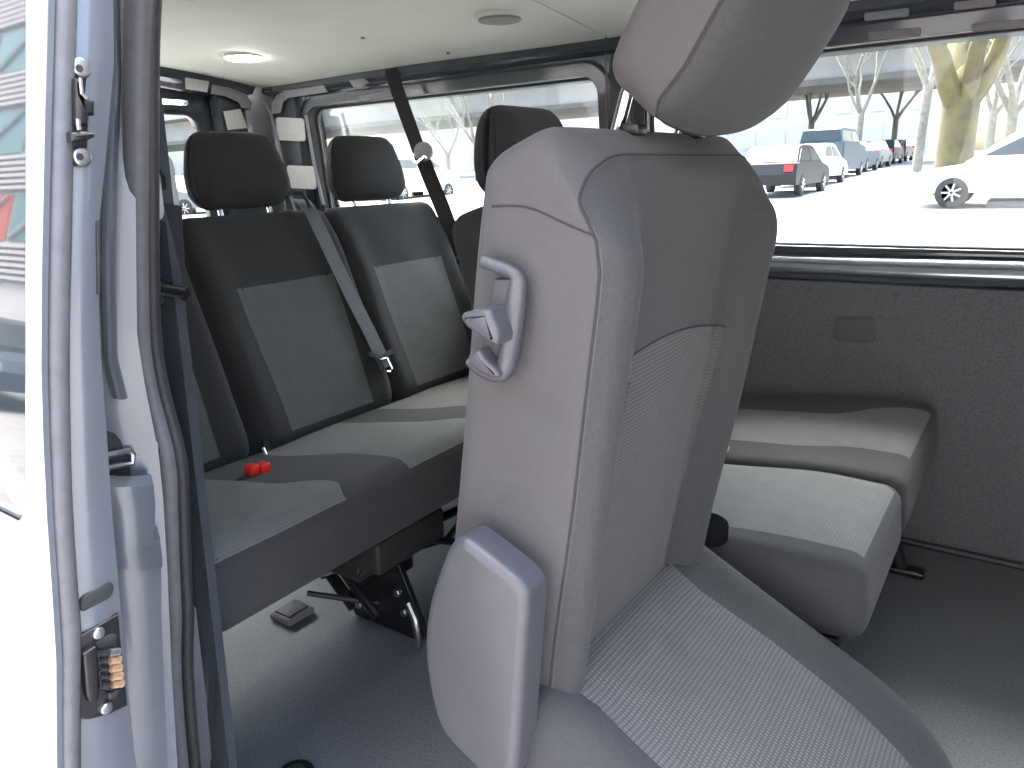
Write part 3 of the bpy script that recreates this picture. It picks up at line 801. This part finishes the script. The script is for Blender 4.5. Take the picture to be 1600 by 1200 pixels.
# recliner handle: plastic surround with a paddle
YH = .522
def hpl(name, pix, y, th, bev, par): return G().plate([onY(p, y) for p in pix], (0, th, 0), bev, 4).mk(name, 'plast', par)
YH = .512
surround = hpl('handle_surround', [(772,436),(806,436),(800,560),(788,592),(765,585),(752,560),(752,540),(762,500)], YH-.004, .03, .002, seat)
fp = smooth_px([(757,408),(776,415),(800,425),(809,436),(808,456),(803,500),(796,545),(790,575),(782,586),(768,585),(748,574),(735,562)], 4)
nf = len(fp)
G().tube([onY(p, YH-.006) for p in fp], [.0062 if (i < nf*.22 or i > nf*.72) else .0062+.003*math.sin(math.pi*(i/nf-.22)/.5) for i in range(nf)], 12).mk('handle_frame', 'plast', surround)
hpl('recliner_paddle', smooth_px([(717,497),(720,490),(732,487),(752,483),(763,486),(768,499),(776,520),(775,538),(768,540),(748,528),(726,512),(717,497)], 3)[:-1], YH-.036, .034, .006, surround)
hpl('surround_lip', smooth_px([(730,556),(738,549),(748,548),(756,560),(770,574),(778,588),(766,591),(746,581),(731,569),(730,556)], 3)[:-1], YH-.020, .018, .004, surround)
# hinge cover
hc = smooth_px([(690,872),(701,852),(716,844),(734,850),(800,903),(816,922),(822,945),(818,1010),(812,1100),(806,1190),(798,1225),(770,1226),(735,1196),(700,1160),(682,1130),(668,1080),(660,1010),(668,940),(690,872)], 4)[:-1]
cov = G().plate([onY(p, .475) for p in hc], (0, .034, 0), .010, 5).mk('hinge_cover', 'plast', seat)
# metal hinge ends beside the crease
for px, yy in (((876, 1000), .565), ((1043, 838), .88)):
    p = onY(px, yy); G().box(p-Vector((.006,.004,.016)), p+Vector((.004,.004,.014)), .003).mk('hinge_tab', 'blackm', seat)
# cushion sloping down to the front because the seat is tipped
SL = R(-28)
cl = Vector((math.cos(SL), 0, math.sin(SL))); cn = Vector((-math.sin(SL), 0, math.cos(SL)))
C = Cushion(Vector((-.414, .722, .362)), cl, cn, .48, .44, .13, r=.05, bol=.012, padw=.66, seed=3, endcurve=.03)
cu = C.block('cushion', 'fab', seat, (5, 22, 24), 5)
C.panel('cushion_insert', 'padC', cu, .028, .455, lambda t: -.158-.01*math.sin(t*3), lambda t: .110+.012*math.sin(t*3), 64, 22, .003)
C.panel('insert_flap', 'padC', cu, .045, .105, lambda t: -.172+.014*t, lambda t: .122-.008*t, 8, 20, .006)
# folding base under the seat
bs = G(); o_ = C.o-cn*.075
for y in (.55, .91): bs.tube([Vector((o_.x, y, o_.z))+cl*.02, Vector((o_.x, y, o_.z))+cl*.40], .014, 10)
for k_ in (.04, .38): bs.tube([Vector((o_.x, .55, o_.z))+cl*k_, Vector((o_.x, .91, o_.z))+cl*k_], .012, 10)
base = bs.mk('seat_frame', 'blackm', seat)
for y in (.55, .91):
    a = Vector((o_.x, y, o_.z)); G().tube([a+cl*.36, Vector(((a+cl*.36).x+.02, y, .004))], .014, 10).mk('front_leg', 'blackm', seat)
    G().tube([a+cl*.05, a+cl*.03-cn*.12], .013, 10).box(a+cl*.03-cn*.13-Vector((.03,.018,.012)), a+cl*.03-cn*.13+Vector((.03,.018,.012)), .004).mk('rear_leg', 'blackm', seat)

# ================================================================== SECOND ROW DOUBLE BENCH
b2 = thing('double_bench', (-.45, 1.42, 0), 'second-row double seat with two cushions against the far wall', 'seat')
def tilt_dirs(deg): a = R(deg); return Vector((-math.sin(a), 0, math.cos(a))), Vector((math.cos(a), 0, math.sin(a)))
l2, n2 = tilt_dirs(16)
for yc, sd_ in ((1.225, 4), (1.645, 5)):
    b = Cushion(Vector((-.645, yc, .335)), l2, n2, .535, .418, .14, r=.038, bol=.022, padw=.6, seed=sd_)
    k = b.block('backrest', 'fab', b2, (4, 16, 20), 4)
    b.panel('backrest_insert', 'padfB', k, .03, lambda u: .34+.02*math.sin(u*3.14), lambda t: -.13, lambda t: .13, 24, 14)
    if yc < 1.4: headrest(b2, Vector((-.645, yc, .335))+l2*.545+n2*(-.01), .262, .165, .105, R(8), sd_, .075, .045)
S2 = R(6); c2l = Vector((math.cos(S2), 0, math.sin(S2))); c2n = Vector((-math.sin(S2), 0, math.cos(S2)))
for y0, y1, wa, wb in ((.985, 1.336, lambda t: -.120, lambda t: .158), (1.342, 1.86, lambda t: -.150+.02*sst(.5, .8, t), lambda t: .075+.11*sst(.55, .9, t))):
    c2 = Cushion(Vector((-.60, (y0+y1)/2, .276)), c2l, c2n, .475, y1-y0, .13, r=.030, bol=.0, padw=.9, seed=6+y0, endcurve=.012)
    k = c2.block('cushion', 'fab', b2, (4, 18, 20), 5)
    c2.panel('cushion_insert', 'padfC', k, .05, .466, wa, wb, 64, 16, .003)
# cup ring and belt buckle between cushions
p = onY((1098, 826), .985)
G().disc(p-Vector((0,0,.012)), (0,0,1), .037, .024, 28, .003).disc(p+Vector((0,0,.0121)), (0,0,1), .030, .001, 24).box(p+Vector((-.05,-.012,-.010)), p+Vector((-.030,.012,.010)), .003).mk('cup_ring', 'matte', b2)
bp = onZ((1128, 702), .362)
G().box(bp-Vector((.05,.011,.006)), bp+Vector((.0,.011,.006)), .004).mk('belt_buckle', 'black', b2)
G().box(bp+Vector((.001,-.010,-.005)), bp+Vector((.012,.010,.006)), .002).mk('buckle_tongue', 'primer', b2)
g = G(); g.box((-.60, 1.03, .19), (-.16, 1.055, .235), .005); g.box((-.60, 1.80, .19), (-.16, 1.825, .235), .005)
g.box((-.20, 1.04, .20), (-.17, 1.82, .23), .005); g.box((-.58, 1.04, .20), (-.55, 1.82, .23), .005)
fr2 = g.mk('seat_frame', 'blackm', b2)
for x0, x1 in ((-.56, -.60), (-.22, -.16)):
    for y in (1.10, 1.74):
        G().tube([(x0, y, .21), (x1, y, .012)], .015, 10).box((x1-.06, y-.02, .001), (x1+.05, y+.02, .016), .004).mk('leg', 'blackm', b2)

# ================================================================== THIRD ROW BENCH
b3 = thing('rear_bench', (-1.25, 1.15, 0), 'three-place grey bench at the back with red belt buckles', 'bench')
l3, n3 = tilt_dirs(21)
T3 = .13
for i, (y0, y1) in enumerate(((.50, .925), (.945, 1.372), (1.374, 1.80))):
    yc = (y0+y1)/2
    b = Cushion(Vector((-1.33, yc, .325))-n3*(T3/2), l3, n3, .555, y1-y0, T3, r=.034, bol=.014, padw=.62, seed=10+i, endcurve=.01)
    k = b.block('backrest', 'fab', b3, (4, 16, 22), 4)
    b.panel('backrest_insert', 'padfB', k, .03, lambda u: .372, lambda t: -.142+.012*(1-t), lambda t: .142-.012*(1-t), 64, 16, .003)
    headrest(b3, Vector((-1.33, yc, .325))+l3*.575-n3*(.055), .272, .178, .10, R(10), 12+i, .07, .05)
S3 = R(10); c3l = Vector((math.cos(S3), 0, math.sin(S3))); c3n = Vector((-math.sin(S3), 0, math.cos(S3)))
c3 = Cushion(Vector((-1.375, 1.15, .252)), c3l, c3n, .485, 1.30, .145, r=.045, bol=.0, padw=.95, seed=20, endcurve=.012)
k = c3.block('cushion', 'fab', b3, (4, 40, 22), 5)
for j, (w0, w1) in enumerate(((-.61, -.385), (-.225, .015), (.14, .59))):
    def wl(t, w0=w0, j=j): return w0+(.03*sst(.3, .9, t) if j else 0)
    def wr(t, w1=w1, j=j): return w1+(.05*sst(.6, .88, t)-.02*sst(.9, 1, t) if j < 2 else 0)
    c3.panel('cushion_insert', 'padfC', k, .055, .478, wl, wr, 64, 16, .003)
# red buckles in the gap
for px in ((394, 734), (411, 731)):
    p = onZ(px, .372)
    G().box(p-Vector((.013,.011,.016)), p+Vector((.013,.011,.010)), .005).mk('belt_buckle', 'red', b3)
p = onZ((404, 742), .352)
G().box(p-Vector((.022,.03,.02)), p+Vector((.02,.034,.006)), .005).mk('buckle_boot', 'seam', b3)
a, b = onX((399, 612), -1.40), onX((418, 712), -1.33)
G().ribbon([a, a.lerp(b, .5), b], (0,1,0), .016, .012).mk('gap_shade', 'seam', b3)  # dark strip standing in for the shaded slot between two backrests
G().tube([onX((411, 700), -1.32), onX((420, 722), -1.30)], .004, 8).mk('buckle_stalk', 'steel', b3)
# steel underframe
g = G()
g.tube([(-1.30, .56, .20), (-1.30, 1.74, .20)], .014, 10); g.tube([(-1.06, .56, .215), (-1.06, 1.74, .215)], .013, 10)
g.mk('frame_tube', 'blackm', b3)
for yl in (.80, 1.46):
    pl_ = [(-1.10, .003), (-.93, .003), (-.90, .02), (-.93, .10), (-.97, .19), (-1.06, .20), (-1.09, .11), (-1.12, .04)]
    lg = G().plate([(x, yl+.15 if yl < 1 else yl, z) for x, z in pl_], (0, .012, 0), .002).mk('leg_plate', 'blackm', b3)
    yb = yl+.15 if yl < 1 else yl
    for (x, z) in ((-1.08, .035), (-1.03, .033), (-.95, .06), (-1.0, .15), (-.965, .10)):
        G().disc((x, yb, z), (0,-1,0), .009, .008, 12, .003).mk('bolt', 'steel', lg)
    G().tube([(-.92, yb-.02, .10), (-.90, yb-.025, .075), (-.895, yb-.025, .04), (-.90, yb-.02, .012)], .007, 8).mk('lock_lever', 'steel', lg)
    G().tube([(-1.29, yb, .19), (-1.10, yb, .02)], .013, 8).mk('rear_strut', 'blackm', b3)
    G().tube([(-1.0, yb, .19), (-1.0, yb+.30, .17), (-1.02, yb+.55, .10)], .010, 8).mk('cross_strut', 'blackm', b3)
    G().tube([(-1.15, yb-.04, .10), (-1.0, yb+.2, .12), (-1.0, yb+.40, .20)], .008, 8).mk('cross_strut', 'blackm', b3)
    G().tube([(-1.02, yb-.05, .14), (-1.0, yb+.05, .19), (-1.0, yb+.14, .24)], .004, 6).mk('release_cable', 'rubberd', b3)
    G().tube([(-1.12, yb-.10, .10), (-1.06, yb-.02, .06), (-1.0, yb+.02, .05)], .006, 8).mk('lower_bar', 'rubberd', b3)
    G().box((-1.13, yb+.012, .10), (-1.0, yb+.09, .225), .008).mk('mount_block', 'blackm', b3)
    G().box((-1.16, yb-.06, .165), (-.95, yb+.14, .235), .01).mk('slide_carriage', 'rubberd', b3)
    G().tube([(-1.17, yb-.03, .19), (-1.0, yb-.03, .05)], .010, 8).mk('rear_strut', 'blackm', b3)
    G().tube([(-.97, yb+.05, .20), (-1.0, yb+.30, .06)], .009, 8).mk('cross_strut', 'blackm', b3)
    G().box((-1.11, yb-.05, .125), (-1.02, yb, .21), .008).mk('latch_housing', 'rubberd', b3)
# bright floor latch loop beside the bench frame
p = onZ((455, 944), .03)
G().box(p-Vector((.034,.036,.029)), p+Vector((.034,.036,-.012)), .008).mk('floor_latch', 'primerd', b3)
G().box(p+Vector((-.024,-.026,-.015)), p+Vector((.024,.026,-.009)), .002).mk('latch_mouth', 'rubberd', b3)
# floor rail fittings on the floor
p = onZ((462, 1212), .004)
fa = thing('floor_anchor', (p.x, p.y, 0), 'round black floor anchor ring on the grey floor by the doorway', 'anchor')
G().disc((p.x, p.y, .0), (0,0,1), .030, .010, 24, .004).mk('ring_plate', 'blackm', fa)
G().disc((p.x, p.y, .0095), (0,0,1), .016, .006, 20, .003).mk('ring_cap', 'steel', fa)

# ================================================================== SEAT BELTS
# far left outer belt
t = thing('seat_belt', (-1.60, 1.85, .72), 'black belt with round silver guide hanging from the roof at the far window', 'seat belt')
ps = [onY((611, 108), 1.838), onY((622, 145), 1.825), onY((640, 195), 1.812), onY((655, 236), 1.80)]
ps2 = [onY((657, 240), 1.80), onY((672, 278), 1.80), onY((690, 322), 1.80), onY((703, 356), 1.80), onY((714, 400), 1.815)]
wd = Vector((.85, .5, -.1))
G().ribbon(ps, wd, .042, .002).mk('upper_webbing', 'belt', t)
G().ribbon(ps2, wd, .046, .002).mk('lower_webbing', 'belt', t)
gp = onY((658, 238), 1.795)
G().disc(gp+Vector((0,.012,0)), (.75,-1,.35), .029, .018, 24, .007).mk('guide_cap', 'primer', t)
G().tube([gp+Vector((-.028,-.014,-.02)), gp+Vector((0,-.018,-.032)), gp+Vector((.028,-.014,-.014))], .005, 8).mk('guide_loop', 'chrome', t)
# middle belt over the bench back
t = thing('seat_belt', (-1.45, 1.33, .40), 'grey belt with loose metal tongue lying over the rear bench back', 'seat belt')
def onback(px, off):    # on the front of the third-row backs
    d = ray(px); o0 = Vector((-1.33, 0, .325)); tt = ((o0-CAM).dot(n3)+off)/d.dot(n3); return CAM+d*tt
G().ribbon([onback((470,312), -.03), onback((478,320), .004), onback((488,334), .016), onback((505,370), .02), onback((545,455), .02), onback((578,520), .02), onback((604,574), .022)], (0,1,0.0), .044, .002).mk('webbing', 'beltg', t)
G().tube([onback(p, .02) for p in ((448,308),(458,298),(470,300),(480,314),(484,324))], .005, 8).mk('belt_guide', 'rubberd', t)
G().ribbon([onback((576,552), .03), onback((594,560), .034), onback((612,549), .03)], Vector((-.3,0,1)), .012, .008).mk('tongue_bar', 'plast', t)
o = [onback(p, .035) for p in ((593,562),(605,559),(613,576),(609,581),(602,580))]
hole_ = [onback(p, .035) for p in ((600,566),(605,565),(608,573),(604,574))]
G().tube(o+[o[0]], .0032, 6).mk('tongue', 'chrome', t)
# near right belt, on the door pillar
t = thing('seat_belt', (-.80, .47, .05), 'dark belt hanging beside the door pillar with a white guide', 'seat belt')
G().ribbon([onY(p, .48) for p in ((256,318),(258,360),(262,420),(264,470))], (.85,.5,0), .040, .002).mk('upper_webbing', 'belt', t)
G().ribbon([onY(p, .48) for p in ((264,470),(266,540),(269,610),(273,680),(281,760))], (.85,.5,0), .040, .002).mk('middle_webbing', 'belt', t)
G().ribbon([onY(p, .48) for p in ((281,760),(292,800),(308,870),(316,930),(316,1010),(312,1110),(304,1300))], (.75,.6,0), .030, .002).mk('lower_webbing', 'belt', t)
gp = onY((243, 292), .482)
v, f = rbox_raw((.03, .045, .075), .014, 4)
mk('guide_cap', [gp+q for q in v], f, 'primer', t)
G().tube([onY((238,262), .48), onY((249,266), .48), onY((257,280), .48), onY((258,296), .48)], .002, 6).mk('guide_edge', 'black', t)

# ================================================================== OUTSIDE
def gz(y): return -.62+.026*y if y > 0 else -.62
v = []; f = []
ysx = [-400, -60, -2, 0, 4, 12, 30, 60, 90, 400]
for y in ysx:
    z = gz(min(y, 90))
    v += [(-400, y, z), (400, y, z)]
for i in range(len(ysx)-1): f.append((2*i, 2*i+1, 2*i+3, 2*i+2))
rd = mk('road', v, f, 'asphalt'); tag(rd, kind='structure')
# pavement with kerb along the street beyond
pv = G(); 
def pave(x0, x1, y0, y1):
    v = [(x0, y0, gz(y0)-.05), (x1, y0, gz(y0)-.05), (x1, y1, gz(y1)-.05), (x0, y1, gz(y1)-.05)]
    v += [(a, b, c+.17) for a, b, c in v]
    return G().add(v, [(0,1,2,3),(4,5,6,7),(0,1,5,4),(1,2,6,5),(2,3,7,6),(3,0,4,7)])
tag(pave(-30, -10.5, 14, 80).mk('pavement', 'concrete', smooth=False), kind='structure')
tag(pave(-1.0, 20, 19.5, 80).mk('pavement', 'concrete', smooth=False), kind='structure')

# overpass
ov = thing('overpass', (-10, 52, gz(52)), 'pale concrete road bridge crossing behind the parked cars', 'bridge')
zb = 6.0
ROT = R(-2.0)
def ovp(x, y, z): 
    c, s_ = math.cos(ROT), math.sin(ROT); x0 = x+10; y0 = y-52
    return Vector((-10+c*x0-s_*y0, 52+s_*x0+c*y0, z))
def ovbox(name, y0, y1, z0, z1, m, x0=-220, x1=120):
    g = G().box((x0, y0, z0), (x1, y1, z1)); g.v = [ovp(*p) for p in g.v]; return g.mk(name, m, ov, smooth=False)
ovbox('girder', 52, 62, zb, zb+2.1, 'concrete'); ovbox('girder_foot', 51.8, 62.2, zb-.35, zb, 'concreted')
ovbox('deck_slab', 50.2, 64, zb+2.1, zb+2.5, 'concreted'); ovbox('parapet', 50.0, 50.3, zb+2.2, zb+3.6, 'concrete')
for x in (-190, -150, -112, -76, 32, 70):
    g = G().box((x-.8, 55.5, gz(55)-.5), (x+.8, 58.5, zb-.35)); g.v = [ovp(*p) for p in g.v]; g.mk('pier', 'concrete', ov, smooth=False)
# buildings beyond
def building(x, y, w, d, h, label, m='stone', rot=0, floors=5, cols=8):
    t = thing('building', (x, y, gz(min(y, 90))), label, 'building', 'buildings beyond the bridge')
    z0 = gz(min(y, 90))
    G().box((x-w/2, y, z0-.5), (x+w/2, y+d, z0+h)).mk('wall', m, t, smooth=False)
    G().box((x-w/2-.3, y-.3, z0+h), (x+w/2+.3, y+d+.3, z0+h+.5)).mk('roof', 'concreted', t, smooth=False)
    wm = None
    for i in range(cols):
        for j in range(floors):
            cx = x-w/2+(i+.5)*w/cols; cz = z0+1.2+j*(h-1)/floors
            if wm is None:
                G_ = G().box((-.6, -.06, 0), (.6, .05, 1.5)); wmo = G_.mk('window', 'bwin', smooth=False); wm = wmo.data
                COL.objects.unlink(wmo); bpy.data.objects.remove(wmo)
            o = bpy.data.objects.new('window', wm); COL.objects.link(o); o.parent = t
            o.location = Vector((cx, y, cz))-ORG[t]
    return t
building(-22, 78, 26, 12, 12, 'pale flat-roofed block seen under the bridge behind the car row', floors=4, cols=9)
building(14, 84, 24, 12, 11, 'cream block behind the thick mossy tree', floors=3, cols=7)
building(-62, 80, 30, 12, 10, 'wide pale block seen through the rear side window', floors=3, cols=9)
building(-110, 74, 30, 12, 11, 'pale block seen through the tailgate window', floors=3, cols=8)

# trees (bare, winter)
def tree(x, y, h, r0, label, m, fork=2.6, seed=1, lean_=0, levels=4, spread=.55, nl=4):
    rnd = random.Random(seed); z0 = gz(y)-.1
    t = thing('tree', (x, y, z0), label, 'tree', 'bare trees along the street')
    tr_, cr = G(), G()
    pts = [Vector((x, y, z0)), Vector((x+.02, y, z0+.3)), Vector((x+lean_*.4, y, z0+fork*.5)), Vector((x+lean_, y, z0+fork))]
    pts2 = pts+[pts[-1]+Vector((lean_*.2, 0, r0*.9)), pts[-1]+Vector((lean_*.3, 0, r0*1.6))]
    tr_.tube(pts2, [r0*1.35, r0*1.08, r0*.95, r0*.98, r0*.75, r0*.2], 14)
    def grow(p, d, L, r, lev):
        n = 4; P = [p]; rs = [r]
        for i in range(n):
            d = (d+Vector((rnd.uniform(-.22,.22), rnd.uniform(-.22,.22), rnd.uniform(-.05,.15)))).normalized()
            P.append(P[-1]+d*L/n); rs.append(r*(1-.5*(i+1)/n))
        (tr_ if lev < 2 else cr).tube(P, rs, 9 if lev < 2 else 5)
        if lev >= levels: return
        for k in range(3 if lev else 3):
            q = P[rnd.randint(2, n)]
            nd_ = (d+Vector((rnd.uniform(-1,1), rnd.uniform(-1,1), rnd.uniform(-.2,.8)))*.8).normalized()
            grow(q, nd_, L*rnd.uniform(.55,.8), rs[-1]*rnd.uniform(.7,1.0), lev+1)
    for k in range(nl):
        a = 2*math.pi*k/nl+rnd.uniform(-.4,.4)
        d = Vector((math.cos(a)*spread, math.sin(a)*spread, 1)).normalized()
        grow(pts[-1]-Vector((0,0,r0*.9)), d, h*.36, r0*rnd.uniform(.5,.68), 0)
    tr_.mk('trunk', m, t); cr.mk('crown', 'twig', t)
    return t
def px_at(px, y): p = onY(px, y); return p.x
tree(px_at((1492,240), 24), 24, 9, .47, 'thick forked mossy tree behind the white car', 'bark', 2.6, 3, 0, 4, .8, 5)
tree(px_at((1436,225), 33), 33, 10, .17, 'slim pale tree left of the thick mossy one', 'bark2', 3.4, 5, .1, 4, .4)
tree(px_at((1340,240), 46), 46, 9, .16, 'bare street tree behind the blue-grey van', 'bark2', 3.0, 8)
tree(px_at((1545,230), 44), 44, 9, .2, 'bare tree right of the thick mossy one', 'bark2', 2.6, 11)
tree(px_at((1395,235), 62), 62, 10, .2, 'far bare tree above the end of the car row', 'bark2', 3.0, 21)
tree(px_at((1575,230), 34), 34, 9, .2, 'bare tree at the right edge of the window', 'bark2', 2.4, 23)
tree(px_at((1265,235), 58), 58, 10, .2, 'far bare tree above the black car', 'bark2', 3.0, 25)
tree(px_at((745,240), 40), 40, 8, .2, 'bare tree seen through the rear side window by the roof belt', 'bark2', 2.6, 14)
tree(px_at((700,250), 44), 44, 7, .16, 'smaller bare tree left in the rear side window', 'bark2', 2.0, 17)

# cars
def car(x, y, rot, paint, label, van_=False, L=4.3, Wd=1.76, Hh=1.46, group='cars parked along the street'):
    z0 = gz(y); t = thing('parked_car', (x, y, z0), label, 'car', group)
    c, s_ = math.cos(rot), math.sin(rot)
    def Wp(a, b, z): return Vector((x+c*a-s_*b, y+s_*a+c*b, z0+z))
    k = Hh/1.46
    if van_: lower = [(-2.1,.35),(-2.15,.75),(-2.12,1.05*k),(1.35,1.0*k),(2.0,.92*k),(2.15,.7),(2.15,.35)]; upper = [(-2.08,1.05*k),(-1.98,1.42*k),(-1.85,Hh),(.55,Hh),(.75,1.40*k),(1.4,1.0*k)]
    else: lower = [(-2.1,.32),(-2.15,.62),(-2.05,.92),(-1.7,.96),(1.0,.94),(1.9,.80),(2.12,.62),(2.15,.32)]; upper = [(-1.95,.94),(-1.35,1.38*k),(-.9,Hh),(.1,Hh),(.4,1.40*k),(1.15,.94)]
    kx = L/4.3
    def loft(prof, rows):
        """rows: (half width, vertical factor) from right to left, closed"""
        v = []; f = []; n = len(prof)
        for b, sx, in rows: v += [Wp(a*kx*sx, b, z) for a, z in prof]
        for i in range(len(rows)-1):
            for j in range(n): a = i*n+j; e = i*n+(j+1) % n; f.append((a, e, e+n, a+n))
        f += [tuple(range(n)), tuple(range((len(rows)-1)*n, len(rows)*n))]
        return v, f
    h = Wd/2
    v, f = loft(lower, [(-h,.97),(-h*.93,1),(0,1.015),(h*.93,1),(h,.97)])
    mk('body', v, f, paint, t, sharp=25)
    # cabin tapers inwards
    v = []; n = len(upper); f = []
    for sg in (-1, 1):
        for a, z in upper:
            kk = (z-.92)/(Hh-.92); v.append(Wp(a*kx, sg*h*(.96-.17*kk), z))
    for j in range(n): f.append((j, (j+1) % n, n+(j+1) % n, n+j))
    f += [tuple(range(n)), tuple(range(n, 2*n))]
    mk('cabin', v, f, paint, t, sharp=25)
    # glass: side, front, rear inset sheets just proud of the cabin
    def cab(a, z, sg, o=.008): kk = (z-.92)/(Hh-.92); return Wp(a*kx, sg*(h*(.96-.17*kk)+o), z)
    zt = Hh-.10; zl = 1.0*k if not van_ else 1.08*k
    x0, x1, x2, x3 = (-1.98, -1.88, .60, 1.18) if van_ else (-1.72, -1.12, .18, .95)
    for sg in (-1, 1):
        xs = (x0*.97, (x0+x3)/2-.1); 
        G().plate([cab(x0*.96, zl, sg), cab(-.35, zl, sg), cab(-.35, zt, sg), cab(x1*.98, zt, sg)], Wp(0, -sg*.01, 0)-Wp(0,0,0)).mk('side_window', 'carglass', t, smooth=False)
        G().plate([cab(-.27, zl, sg), cab(x3*.9, zl, sg), cab(x2*.95, zt, sg), cab(-.27, zt, sg)], Wp(0, -sg*.01, 0)-Wp(0,0,0)).mk('side_window', 'carglass', t, smooth=False)
    def endw(pa, pb, o):
        (a0, z0_), (a1, z1_) = pa, pb
        q = []
        for (a, z), w in (((a0, z0_), .86), ((a1, z1_), .74)):
            q += [Wp(a*kx+o, -h*w*1.0, z), Wp(a*kx+o, h*w, z)]
        return [q[0], q[1], q[3], q[2]]
    up_ = upper
    lerp2 = lambda p, q, t_: (p[0]+(q[0]-p[0])*t_, p[1]+(q[1]-p[1])*t_)
    ra, rb = lerp2(up_[0], up_[1], .12), lerp2(up_[0], up_[1], .95)
    fa_, fb_ = lerp2(up_[5], up_[4], .1), lerp2(up_[5], up_[4], .95)
    G().plate(endw(ra, rb, -.035), Wp(.02,0,0)-Wp(0,0,0)).mk('rear_window', 'carglass', t, smooth=False)
    G().plate(endw(fa_, fb_, .035), Wp(-.02,0,0)-Wp(0,0,0)).mk('windscreen', 'carglass', t, smooth=False)
    ax = Wp(0,1,0)-Wp(0,0,0)
    for a in (-1.32, 1.32):
        for sg in (-1, 1):
            w_ = G().disc(Wp(a*kx, sg*(h-.16), .32), ax*sg, .33, .17, 24, .03).mk('wheel', 'tyre', t)
            ri = G().disc(Wp(a*kx, sg*(h-.01), .32), ax*sg, .20, .02, 20, .006)
            ri.mk('rim', 'blackm', w_)
            for q in range(7):
                an = 2*math.pi*q/7; e1 = Wp(a*kx, sg*(h+.015), .32); dr = (Wp(math.cos(an), 0, math.sin(an))-Wp(0, 0, 0))
                G().tube([e1+dr*.03, e1+dr*.19], .022, 5).mk('spoke', 'louvre', w_)
    for sg in (-1, 1):
        G().plate([Wp(-2.17*kx, sg*h*.62, .70), Wp(-2.16*kx, sg*h*.90, .70), Wp(-2.12*kx, sg*h*.90, .88), Wp(-2.13*kx, sg*h*.62, .88)], Wp(.06,0,0)-Wp(0,0,0)).mk('tail_light', 'tail', t, smooth=False)
        G().plate([Wp(2.17*kx, sg*h*.58, .62), Wp(2.13*kx, sg*h*.90, .62), Wp(2.06*kx, sg*h*.90, .76), Wp(2.12*kx, sg*h*.58, .76)], Wp(-.06,0,0)-Wp(0,0,0)).mk('headlight', 'louvre', t, smooth=False)
    return t
UPY = R(90)
row = [(1228, 25, 'carK', 'black car nearest in the row, beside the near seat back', 0), (1268, 30.5, 'carW', 'white car second in the row beyond the window', 0), (1300, 36.5, 'carB', 'tall dark blue-grey van in the row', 1),
       (1334, 42.5, 'carB', 'dark car just beyond the tall van in the row', 0), (1358, 48, 'carS', 'grey car fifth in the row', 0), (1380, 54, 'carK', 'black car sixth in the row', 0), (1399, 60, 'carB', 'dark blue car seventh in the row', 0), (1415, 67, 'carS', 'grey car at the far end of the row', 0)]
for px, yy, pm, lb, vn in row:
    if vn: car(px_at((px, 250), yy), yy, UPY, pm, lb, True, 4.9, 1.9, 2.0)
    else: car(px_at((px, 250), yy), yy, UPY, pm, lb)
car(px_at((1560,275), 20)+.6, 20, R(180), 'carW', 'white car standing alone by the thick mossy tree', False, 4.5, 1.8, 1.55)
car(px_at((640,290), 24), 24, UPY, 'carW', 'white car seen through the rear side window', True, 4.6, 1.85, 1.7)
car(px_at((520,290), 26), 26, UPY, 'carW', 'white car behind the leftmost far headrest', False)
car(px_at((262,300), 16), 16, R(20), 'carS', 'pale car seen low in the tailgate window', False)

# building across the street whose front is mirrored in the door glass
mb = thing('office_building', (-45, -13, -.62), 'teal and red office front mirrored in the sliding door glass', 'building')
YB = -13
G().box((-85, YB-8, -.6), (40, YB, 13.5)).mk('wall', 'stone', mb, smooth=False)
lsm = None
for fl_ in range(4):
    z0 = 2.3+fl_*3.7
    for i in range(16):
        x0 = -84+i*4.5
        m_ = 'redpan' if (i*3+fl_*2) % 5 == 0 else 'teal'
        G().box((x0+.1, YB, z0+1.7), (x0+4.3, YB+.06, z0+3.6)).mk('panel', m_, mb, smooth=False)
        G().tube([(x0+.3, YB+.1, z0+1.8), (x0+3.9, YB+.1, z0+3.5)], .09, 6).mk('brace', 'louvre', mb)
    for j in range(6):
        G().box((-84, YB, z0+.1+j*.26), (-12, YB+.2, z0+.24+j*.26)).mk('louvre_slat', 'louvre', mb, smooth=False)
car(-24.3, -8.6, 0, 'carR', 'red car mirrored in the door glass', False)
car(-15.2, -5.4, 0, 'carB', 'dark car mirrored low in the door glass', False)

# ------------------------------------------------------------------ to metres
done = set()
for o in list(SC.objects):
    if o.type in ('MESH', 'EMPTY'):
        o.location = o.location*S
        if o.type == 'MESH' and o.data.name not in done:
            done.add(o.data.name); o.data.transform(Matrix.Scale(S, 4))
